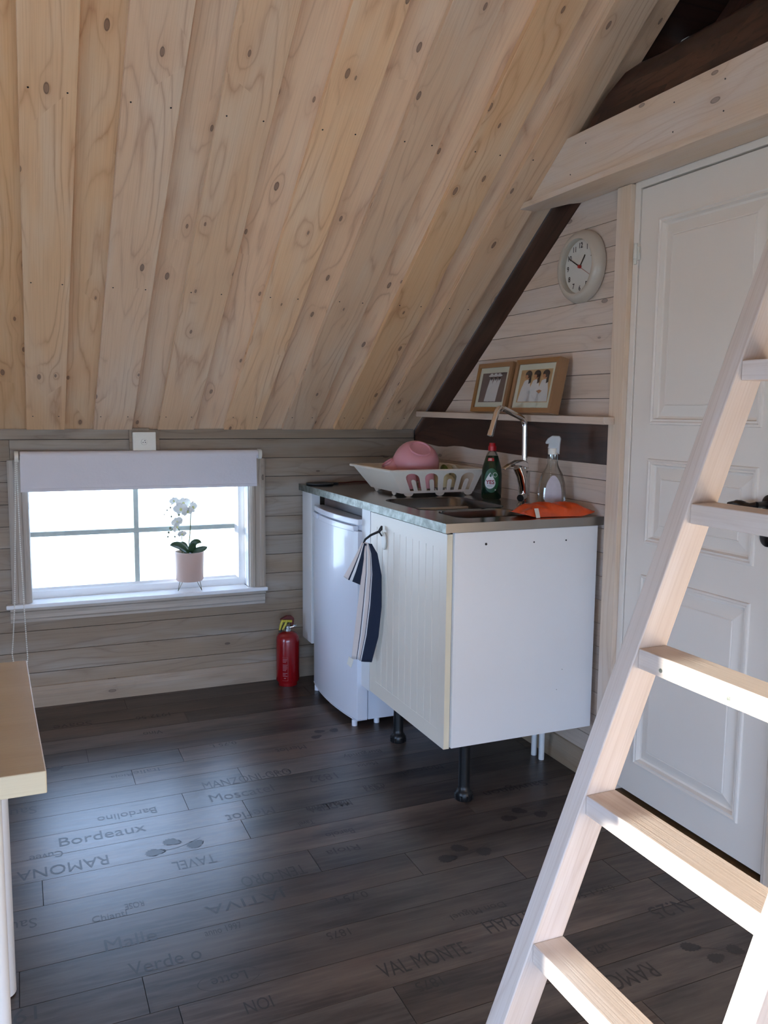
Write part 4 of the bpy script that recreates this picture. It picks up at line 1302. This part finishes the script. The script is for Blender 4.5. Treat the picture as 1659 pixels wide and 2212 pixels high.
for cy in (-0.66, -0.47):
    foot(bx0 + .001, cy, 'y'); foot(bx1 - .006, cy, 'y')

def bowl_prof(R, H_, th=0.003, footr=0.45):
    o_ = [(0, 0.001), (R * footr - .004, 0.001), (R * footr - .004, -0.005), (R * footr, -0.005), (R * footr + .0005, 0.002)]
    for k in range(1, 11):
        a = (k / 10) * PI / 2
        o_.append((R * footr + (R * (1 - footr)) * math.sin(a), 0.002 + (H_ - .002) * (1 - math.cos(a))))
    o_.append((R + 0.003, H_)); o_.append((R + 0.003, H_ + .003)); o_.append((R - th, H_ + .003))
    for k in range(10, -1, -1):
        a = (k / 10) * PI / 2
        o_.append((R * footr + (R * (1 - footr)) * math.sin(a) - th, 0.002 + th + (H_ - .002) * (1 - math.cos(a))))
    o_.append((0, 0.002 + th))
    return o_
# big pink bowl, upside down and tipped towards the room
axis = Vector((-0.04, -0.58, 0.81)).normalized()       # direction of its foot
q = (-axis).to_track_quat('Z', 'Y').to_matrix().to_4x4()
top = Vector((-0.247, -0.590, 1.150))
t = NB(); lathe(t, bowl_prof(0.104, 0.092, footr=0.46), seg=48, mat=Matrix.Translation(top) @ q)
tag(obj('mixing_bowl', t, 'pink', smooth=True), 'large pink plastic bowl upturned on top of the dish rack', 'bowl')
# smaller pink bowl half hidden behind it
axis2 = Vector((-0.55, 0.1, 0.8)).normalized()
q2 = (-axis2).to_track_quat('Z', 'Y').to_matrix().to_4x4()
t = NB(); lathe(t, bowl_prof(0.062, 0.055), seg=36, mat=Matrix.Translation((-0.362, -0.50, 1.086)) @ q2)
tag(obj('small_bowl', t, 'pink', smooth=True), 'small pink bowl tucked behind the big upturned pink bowl', 'bowl')
def cup(name, label, x, y, col, R=0.036, H_=0.075, tilt=(0, 0)):
    t = NB()
    lathe(t, [(0, H_), (R * .82, H_), (R * .86, H_ - .003), (R, 0.0), (R - .003, 0.0), (R * .84 - .003, H_ - .004), (0, H_ - .004)], seg=32, mat=Matrix.Translation((x, y, ZB + .0148)) @ Matrix.Rotation(tilt[0], 4, 'X'))
    return tag(obj(name, t, col, smooth=True), label, 'cup')
cup('mug', 'pink cup upside down in the leftmost slot of the dish rack', -0.345, -0.685, 'pink')
cup('mug', 'pink cup upside down behind the second arch of the dish rack', -0.262, -0.690, 'pink')
t = NB(); lathe(t, bowl_prof(0.056, 0.05), seg=32, mat=Matrix.Translation((-0.172, -0.668, ZB + .070)) @ Matrix.Rotation(PI, 4, 'X'))
tag(obj('cereal_bowl', t, 'paleyellow', smooth=True), 'pale yellow bowl upside down behind the third arch of the rack', 'bowl')
for i, (x, cl, lb) in enumerate(((-0.128, 'palegreen', 'green-rimmed plate standing upright near the right of the dish rack'), (-0.108, 'paleyellow', 'cream plate standing upright between the green plate and the white one'), (-0.090, 'whiteplastic', 'white plate standing upright at the right end of the dish rack'))):
    t = NB()
    lathe(t, [(0, 0), (0.026, 0), (0.028, -.002), (0.045, 0.006), (0.045, 0.008), (0.027, 0.002), (0, 0.002)], seg=36, mat=Matrix.Translation((x, -0.585 - 0.01 * i, ZB + .0605)) @ Matrix.Rotation(PI / 2 - .15, 4, 'Y'))
    tag(obj('plate', t, cl, smooth=True), lb, 'plate')

# black pad with cable at the far end of the counter
t = NB()
lathe(t, disc_caps([(0.062, 0), (0.066, 0.003), (0.064, 0.009)]), c=(-0.535, -0.085, ZT + .0006), seg=36, sx=1.0, sy=0.95)
box(t, -0.478, -0.445, -0.10, -0.062, ZT + .001, ZT + .009)
tr = obj('round_pad', t, 'greyplastic', smooth=True)
tag(tr, 'round black pad at the far corner of the counter by the window wall', 'pad')
t = NB()
tube(t, [(-0.448, -0.075, ZT + .005), (-0.40, -0.062, ZT + .004), (-0.34, -0.035, ZT + .006), (-0.28, -0.03, ZT + .004), (-0.20, -0.05, ZT + .004), (-0.12, -0.03, ZT + .004)], 0.0032, 8)
tag(obj('power_cord', t, 'darkred', smooth=True), 'thin dark cord running along the back of the steel counter', 'cord')

# ------------------------------------------------------------------ hook and towel
hk = thing('door_hook', 'dark metal hook on a white pad stuck to the cabinet door', 'hook', (-0.60, -1.0, 0.86))
t = NB()
prism(t, [(-0.6012, -1.035 + 0.02 * math.cos(a), 0.828 + 0.034 * math.sin(a)) for a in [2 * PI * k / 20 for k in range(20)]], (-0.006, 0, 0))
obj('pad', t, 'whiteplastic', hk, bevel=.002)
t = NB()
tube(t, [(-0.608, -1.022, 0.884), (-0.612, -1.022, 0.872), (-0.618, -1.018, 0.862), (-0.640, -0.992, 0.846), (-0.656, -0.975, 0.828), (-0.662, -0.97, 0.812), (-0.655, -0.975, 0.803)], [0.003, 0.0065, 0.005, 0.0045, 0.0042, 0.004, 0.003], 10)
tube(t, [(-0.608, -1.022, 0.845), (-0.618, -1.018, 0.862)], .003, 8)
obj('hook_arm', t, 'blackplastic', hk, smooth=True)
tw = thing('dish_towel', 'cream and navy striped towel hanging from the hook on the cabinet door', 'towel', (-0.65, -0.99, 0.81))
def cloth(rows, cols, fold, nfold, name, thick=0.003):
    """rows: (x_l,y_l,x_r,y_r,z_l,z_r); cols: (fraction, material)"""
    t = NB()
    fr_ = []
    for (f0, m0), (f1, _) in zip(cols, cols[1:]):
        k = max(1, int((f1 - f0) * 30))
        for i in range(k): fr_.append((f0 + (f1 - f0) * i / k, m0))
    fr_.append((1.0, cols[-2][1]))
    dense = []
    for a, b in zip(rows, rows[1:]):
        for i in range(6):
            dense.append([a[k] + (b[k] - a[k]) * i / 6 for k in range(6)])
    dense.append(list(rows[-1]))
    nr = len(dense)
    G_ = []
    for ri, R in enumerate(dense):
        amp = fold * min(1.0, 0.3 + ri / nr)
        L_ = Vector((R[0], R[1], R[4])); Rr = Vector((R[2], R[3], R[5]))
        row = []
        for f, m in fr_:
            p = L_.lerp(Rr, f)
            p += Vector((-1, -0.45, 0)) * amp * (math.sin(f * nfold * 2 * PI + ri * .05) * 0.5 + 0.5 * math.sin(f * PI))
            row.append(t.verts.new(p))
        G_.append(row)
    for i in range(nr - 1):
        for j in range(len(fr_) - 1):
            f = t.faces.new((G_[i][j], G_[i + 1][j], G_[i + 1][j + 1], G_[i][j + 1])); f.material_index = fr_[j][1]
    return obj(name, t, ['cotton', 'navy', 'cottonwhite'], tw, smooth=True, solid=thick)
cloth([(-0.658, -0.975, -0.638, -0.995, 0.818, 0.812), (-0.660, -0.975, -0.628, -1.025, 0.775, 0.780), (-0.662, -0.965, -0.622, -1.050, 0.70, 0.70), (-0.668, -0.945, -0.622, -1.050, 0.58, 0.58), (-0.675, -0.930, -0.628, -1.035, 0.46, 0.46), (-0.682, -0.915, -0.640, -1.000, 0.350, 0.352)],
      [(0, 0), (0.22, 1), (0.25, 2), (0.30, 0), (0.48, 1), (0.53, 2), (0.60, 1), (1.0, 1)], 0.010, 1.6, 'long_fold')
cloth([(-0.664, -0.965, -0.655, -0.985, 0.816, 0.812), (-0.676, -0.935, -0.660, -0.985, 0.765, 0.75), (-0.690, -0.900, -0.664, -0.975, 0.71, 0.69), (-0.700, -0.868, -0.668, -0.962, 0.668, 0.648)],
      [(0, 0), (0.32, 1), (0.40, 2), (0.54, 1), (1.0, 1)], 0.008, 0.7, 'short_fold')
t = NB()
prism(t, [(-0.694, -0.905, 0.356), (-0.686, -0.935, 0.350), (-0.692, -0.925, 0.315), (-0.700, -0.900, 0.325)], (0.001, 0.0005, 0))
obj('care_label', t, 'whiteplastic', tw)

# ------------------------------------------------------------------ fire extinguisher
ex = thing('fire_extinguisher', 'red fire extinguisher standing on the floor under the window wall by the fridge', 'fire extinguisher', (-0.703, -0.105, 0))
EX = (-0.703, -0.105, 0)
t = NB()
lathe(t, [(0, 0.012), (0.040, 0.012), (0.042, 0.001), (0.045, 0.001), (0.046, 0.018), (0.052, 0.020), (0.056, 0.030), (0.056, 0.218), (0.053, 0.238), (0.044, 0.253), (0.026, 0.261), (0.017, 0.263), (0, 0.263)], c=EX, seg=40)
obj('cylinder', t, 'redenamel', ex, smooth=True)
t = NB()
lathe(t, disc_caps([(0.016, 0.2635), (0.016, 0.275), (0.012, 0.277), (0.012, 0.288)]), c=EX, seg=20)
tube(t, [(EX[0] + .01, EX[1], .280), (EX[0] + .03, EX[1] - .005, .283)], .006, 12)
lathe(t, disc_caps([(0.011, 0), (0.011, 0.008)]), seg=16, mat=Matrix.Translation((EX[0] + .03, EX[1] - .010, .287)))
obj('valve', t, 'chrome', ex, smooth=True)
t = NB()
prism(t, [(EX[0] + a, EX[1] - .012, z) for a, z in ((0.026, .285), (0.030, .31), (0.030, .325), (0.018, .337), (-0.004, .338), (-0.024, .330), (-0.038, .320), (-0.030, .318), (-0.006, .320), (0.012, .312), (0.016, .286))], (0, .024, 0), (1, 0, 0))
obj('handle', t, 'darkred', ex, bevel=.003)
t = NB()
prism(t, [(EX[0] + a, EX[1] - .010, z) for a, z in ((0.014, .287), (0.012, .308), (-0.012, .290), (-0.034, .262), (-0.044, .262), (-0.040, .272), (-0.018, .300), (0.0, .316), (0.006, .318), (0.024, .310), (0.024, .287))], (0, .018, 0), (1, 0, 0))
obj('trigger', t, 'blackplastic', ex, bevel=.002)
t = NB()
for x0, x1 in ((-0.034, -0.044), (-0.012, -0.030)):
    tube(t, [(EX[0] + x0 + .004, EX[1] - .016, .320), (EX[0] + x0 - .004, EX[1] - .018, .300), (EX[0] + x1, EX[1] - .016, .275)], [.006, .0065, .004], 8)
tube(t, [(EX[0] - .034, EX[1] - .016, .318), (EX[0] + .016, EX[1] - .016, .312)], .006, 8)
obj('safety_seal', t, 'yellow', ex, smooth=True)
t = NB()
vd = Vector((-1.857 - EX[0], -3.96 - EX[1], 0)).normalized(); an0 = math.atan2(vd.y, vd.x)
def EL(lift):
    return lambda a, b: (EX[0] + (0.056 + lift) * math.cos(an0 + a / .056), EX[1] + (0.056 + lift) * math.sin(an0 + a / .056), b)
yy = 0.135
for k in range(13):
    if k in (3, 9): continue
    wdt = 0.022 - (0.006 if k in (2, 8, 11) else 0) - 0.002 * (k % 2)
    z = 0.137 - k * 0.0068
    grid_patch(t, lambda u, v: (-0.024 + wdt * u + .0, z + 0.0026 * v), 4, 1, EL(0.0006))
grid_patch(t, lambda u, v: (-0.026 + .027 * u, 0.146 + 0.0008 * v), 6, 1, EL(0.0006))
grid_patch(t, lambda u, v: (-0.026 + .027 * u, 0.034 + 0.0008 * v), 6, 1, EL(0.0006))
grid_patch(t, lambda u, v: (0.0005 + .0008 * u, 0.034 + 0.113 * v), 1, 6, EL(0.0006))
grid_patch(t, lambda u, v: (-0.018 + .009 * u, 0.044 + 0.004 * v), 3, 1, EL(0.0008))
obj('instruction_label', t, 'dustyprint', ex)

# ------------------------------------------------------------------ orchid
oc = thing('potted_orchid', 'white orchid in a pale pink pot on thin wire legs on the window sill', 'plant', (-1.138, 0.028, 0.47))
OX, OY = -1.138, 0.028
t = NB(); lathe(t, [(0, 0.515), (0.058, 0.515), (0.063, 0.522), (0.0675, 0.648), (0.0675, 0.652), (0.064, 0.652), (0.062, 0.64), (0.058, 0.53), (0, 0.53)], c=(OX, OY, 0), seg=40)
obj('pot', t, 'potpink', oc, smooth=True)
t = NB(); lathe(t, [(0.0615, 0.634), (0.03, 0.640), (0, 0.641)], c=(OX, OY, 0), seg=24); obj('soil', t, 'ground_dark', oc)
for a in (math.radians(200), math.radians(320), math.radians(80)):
    t = NB()
    cx, cy = OX + .045 * math.cos(a), OY + .045 * math.sin(a)
    ex_, ey_ = OX + .062 * math.cos(a), OY + .062 * math.sin(a)
    for s in (-1, 1):
        dx, dy = -math.sin(a) * .013 * s, math.cos(a) * .013 * s
        tube(t, [(cx + dx, cy + dy, .5155), (ex_, ey_, .4715)], .0014, 6)
    obj('wire_leg', t, 'brass', oc)
t = NB()
tube(t, [(OX - .004, OY, .64), (OX + .0, OY - .002, .70), (OX + .006, OY - .004, .76), (OX + .009, OY - .004, .83), (OX + .002, OY - .006, .865), (OX - .025, OY - .008, .885), (OX - .06, OY - .008, .89), (OX - .08, OY - .008, .875)], .0024, 8)
tube(t, [(OX - .036, OY - .01, .64), (OX - .035, OY - .012, .69), (OX - .036, OY - .012, .73), (OX - .05, OY - .014, .762), (OX - .07, OY - .014, .77), (OX - .085, OY - .014, .755)], .0018, 8)
for a, b in (((-.08, .862), (-.085, .861)), ((-.072, .857), (-.1, .85)), ((-.075, .855), (-.113, .831)), ((-.075, .85), (-.081, .820)), ((-.05, .762), (-.087, .767)), ((-.085, .755), (-.095, .747)), ((-.085, .75), (-.099, .727)), ((-.085, .755), (-.067, .726))):
    tube(t, [(OX + a[0], OY - .012, a[1]), (OX + b[0], OY - .012, b[1])], .0009, 5)
obj('flower_stem', t, 'stem', oc, smooth=True)
for a, b, r in ((-.085, .862, .0040), (-.1, .85, .0036), (-.113, .831, .0028), (-.081, .820, .0042), (-.047, .827, .006), (-.087, .767, .0066), (-.095, .747, .0052), (-.099, .727, .0040), (-.067, .726, .0044)):
    t = NB()
    sphere(t, (OX + a, OY - .012, b), r, 8, 6, sc=(1, 1, 1.15))
    obj('bud', t, 'bud', oc, smooth=True)
def petal(bm, c, direction, L, W, nrm, cup=0.25, mi=0):
    d = Vector(direction).normalized(); n = Vector(nrm).normalized(); s = d.cross(n).normalized(); n = s.cross(d)
    nu, nv = 6, 6
    G_ = []
    for i in range(nu + 1):
        u_ = i / nu; w_ = W * (math.sin(PI * (u_ * 0.86 + 0.07)) ** 0.7)
        G_.append([bm.verts.new(Vector(c) + d * L * u_ + s * w_ * (j / nv * 2 - 1) + n * (cup * L * (u_ ** 2) * 0.5 - 0.3 * w_ * (j / nv * 2 - 1) ** 2)) for j in range(nv + 1)])
    for i in range(nu):
        for j in range(nv):
            f = bm.faces.new((G_[i][j], G_[i + 1][j], G_[i + 1][j + 1], G_[i][j + 1])); f.material_index = mi
def bloom(name, c, size, yaw, roll=0.0, pitch=0.0):
    t = NB()
    fwd = Vector((math.sin(yaw) * math.cos(pitch), -math.cos(yaw) * math.cos(pitch), math.sin(pitch)))
    rt = fwd.cross(Vector((0, 0, 1))).normalized(); up = rt.cross(fwd)
    D = lambda a: (up * math.cos(a) + rt * math.sin(a))
    for a, L, W in ((roll, .8, .36), (roll + 2.2, .8, .32), (roll - 2.2, .8, .32)):
        petal(t, Vector(c) - fwd * .001, D(a), size * L, size * W, fwd)
    for a in (roll + 1.35, roll - 1.35):
        petal(t, Vector(c) + fwd * .001, D(a), size * 1.0, size * .55, fwd)
    sphere(t, Vector(c) + fwd * .005, size * .16, 8, 6, sc=(1, 1, 1.3), mi=1)
    return obj(name, t, ['petal', 'petalyellow'], oc, smooth=True, solid=.0006)
bloom('blossom', (OX - .068, OY - .016, .892), .022, -.5, .3)
bloom('blossom', (OX - .028, OY - .022, .880), .034, .1, .1, .1)
bloom('blossom', (OX - .040, OY - .032, .855), .036, -.5, .2, -.2)
bloom('blossom', (OX + .012, OY - .026, .860), .038, .9, -.1, -.1)
bloom('blossom', (OX - .012, OY - .034, .843), .030, .2, .3, -.3)
bloom('blossom', (OX - .056, OY - .020, .795), .028, -.3, .5)
bloom('blossom', (OX - .060, OY - .022, .772), .026, .6, 1.2, -.2)
bloom('blossom', (OX - .037, OY - .022, .738), .022, .2, .0, -.3)
def leaf(c, tip, mid, W):
    t = NB()
    c = Vector(c); tip = Vector(tip); mid = Vector(mid)
    G_ = []
    for i in range(11):
        u_ = i / 10
        p = c * (1 - u_) ** 2 + mid * 2 * u_ * (1 - u_) + tip * u_ * u_
        d = ((mid - c) * (1 - u_) + (tip - mid) * u_).normalized()
        s = d.cross(Vector((0.2, -0.8, .6))).normalized()
        w_ = W * (math.sin(PI * min(1, u_ * .9 + .1)) ** .6) if u_ < 1 else .0006
        nn = s.cross(d)
        G_.append([t.verts.new(p + s * w_ * k + nn * abs(k) * w_ * .4) for k in (-1, -.5, 0, .5, 1)])
    for i in range(10):
        for j in range(4): t.faces.new((G_[i][j], G_[i + 1][j], G_[i + 1][j + 1], G_[i][j + 1]))
    obj('leaf', t, 'leaf', oc, smooth=True, solid=.0014)
leaf((OX - .01, OY - .01, .645), (OX - .097, OY - .05, .693), (OX - .045, OY - .03, .690), .022)
leaf((OX + .002, OY - .015, .648), (OX + .048, OY - .05, .697), (OX + .012, OY - .035, .712), .018)
leaf((OX + .01, OY + .01, .643), (OX + .085, OY + .0, .668), (OX + .05, OY + .0, .652), .016)
leaf((OX - .005, OY + .02, .643), (OX - .03, OY + .05, .69), (OX - .02, OY + .04, .68), .016)

# ------------------------------------------------------------------ table
tb = thing('dining_table', 'pale birch table with white metal leg at the left edge of the room', 'table', (-2.3, -2.2, 0))
t = NB()
prism(t, [(-2.75, -1.86, 0.697), (-1.856, -1.866, 0.697), (-1.846, -2.20, 0.697), (-1.834, -2.533, 0.697), (-2.75, -2.533, 0.697)], (0, 0, 0.038), (1, 0, 0))
obj('tabletop', t, 'birch', tb, bevel=.002)
for x, y in ((-1.936, -2.40), (-2.68, -2.40), (-1.936, -1.98), (-2.68, -1.98)):
    t = NB(); lathe(t, disc_caps([(0.022, 0), (0.030, 0.003), (0.030, 0.6965)]), c=(x, y, 0.0005), seg=24)
    obj('leg', t, 'white', tb, smooth=True)

# ------------------------------------------------------------------ ladder
ld = thing('loft_ladder', 'whitewashed wooden ladder leaning on the beam in front of the door', 'ladder', (-1.08, -2.87, 0))
ax, az = -0.527, 1.423
sx_, sz_ = -0.112, -0.283
dxz = sx_ / sz_
fx = lambda z: ax + (z - az) * dxz             # front face line
zt_ = 2.236
for yy0, yy1 in ((-2.650, -2.602), (-3.128, -3.080)):
    t = NB()
    W_ = 0.073
    zend = 2.26
    prism(t, [(fx(0.001), yy0, 0.001), (fx(0.001) + W_, yy0, 0.001), (fx(zend) + W_, yy0, zend), (fx(zend), yy0, zend)], (0, yy1 - yy0, 0), (dxz, 0, 1))
    obj('side_rail', t, 'ladder', ld, bevel=.0025)
for k in range(-2, 5):
    z = az + sz_ * k; x = ax + sx_ * k
    t = NB()
    box(t, x + .002, x + .072, -3.0795, -2.6505, z - .040, z, L=(0, 1, 0))
    rg = obj('rung', t, 'ladder', ld, bevel=.002)
    if k == 2:
        for yy in (-2.715, -2.885):
            t = NB(); lathe(t, disc_caps([(0.0045, 0), (0.004, 0.0012)]), seg=14, mat=Matrix.Translation((x + .0021, yy, z - .026)) @ Matrix.Rotation(-PI / 2, 4, 'Y'))
            obj('screw_head', t, 'galv', rg)

# ------------------------------------------------------------------ outdoors
t = NB(); box(t, -30, 30, -30, 30, -0.5, -0.25)
g = tag(obj('lawn', t, 'palegrass'), 'lawn outside the window, coloured pale to look sunlit', 'lawn'); g['kind'] = 'stuff'
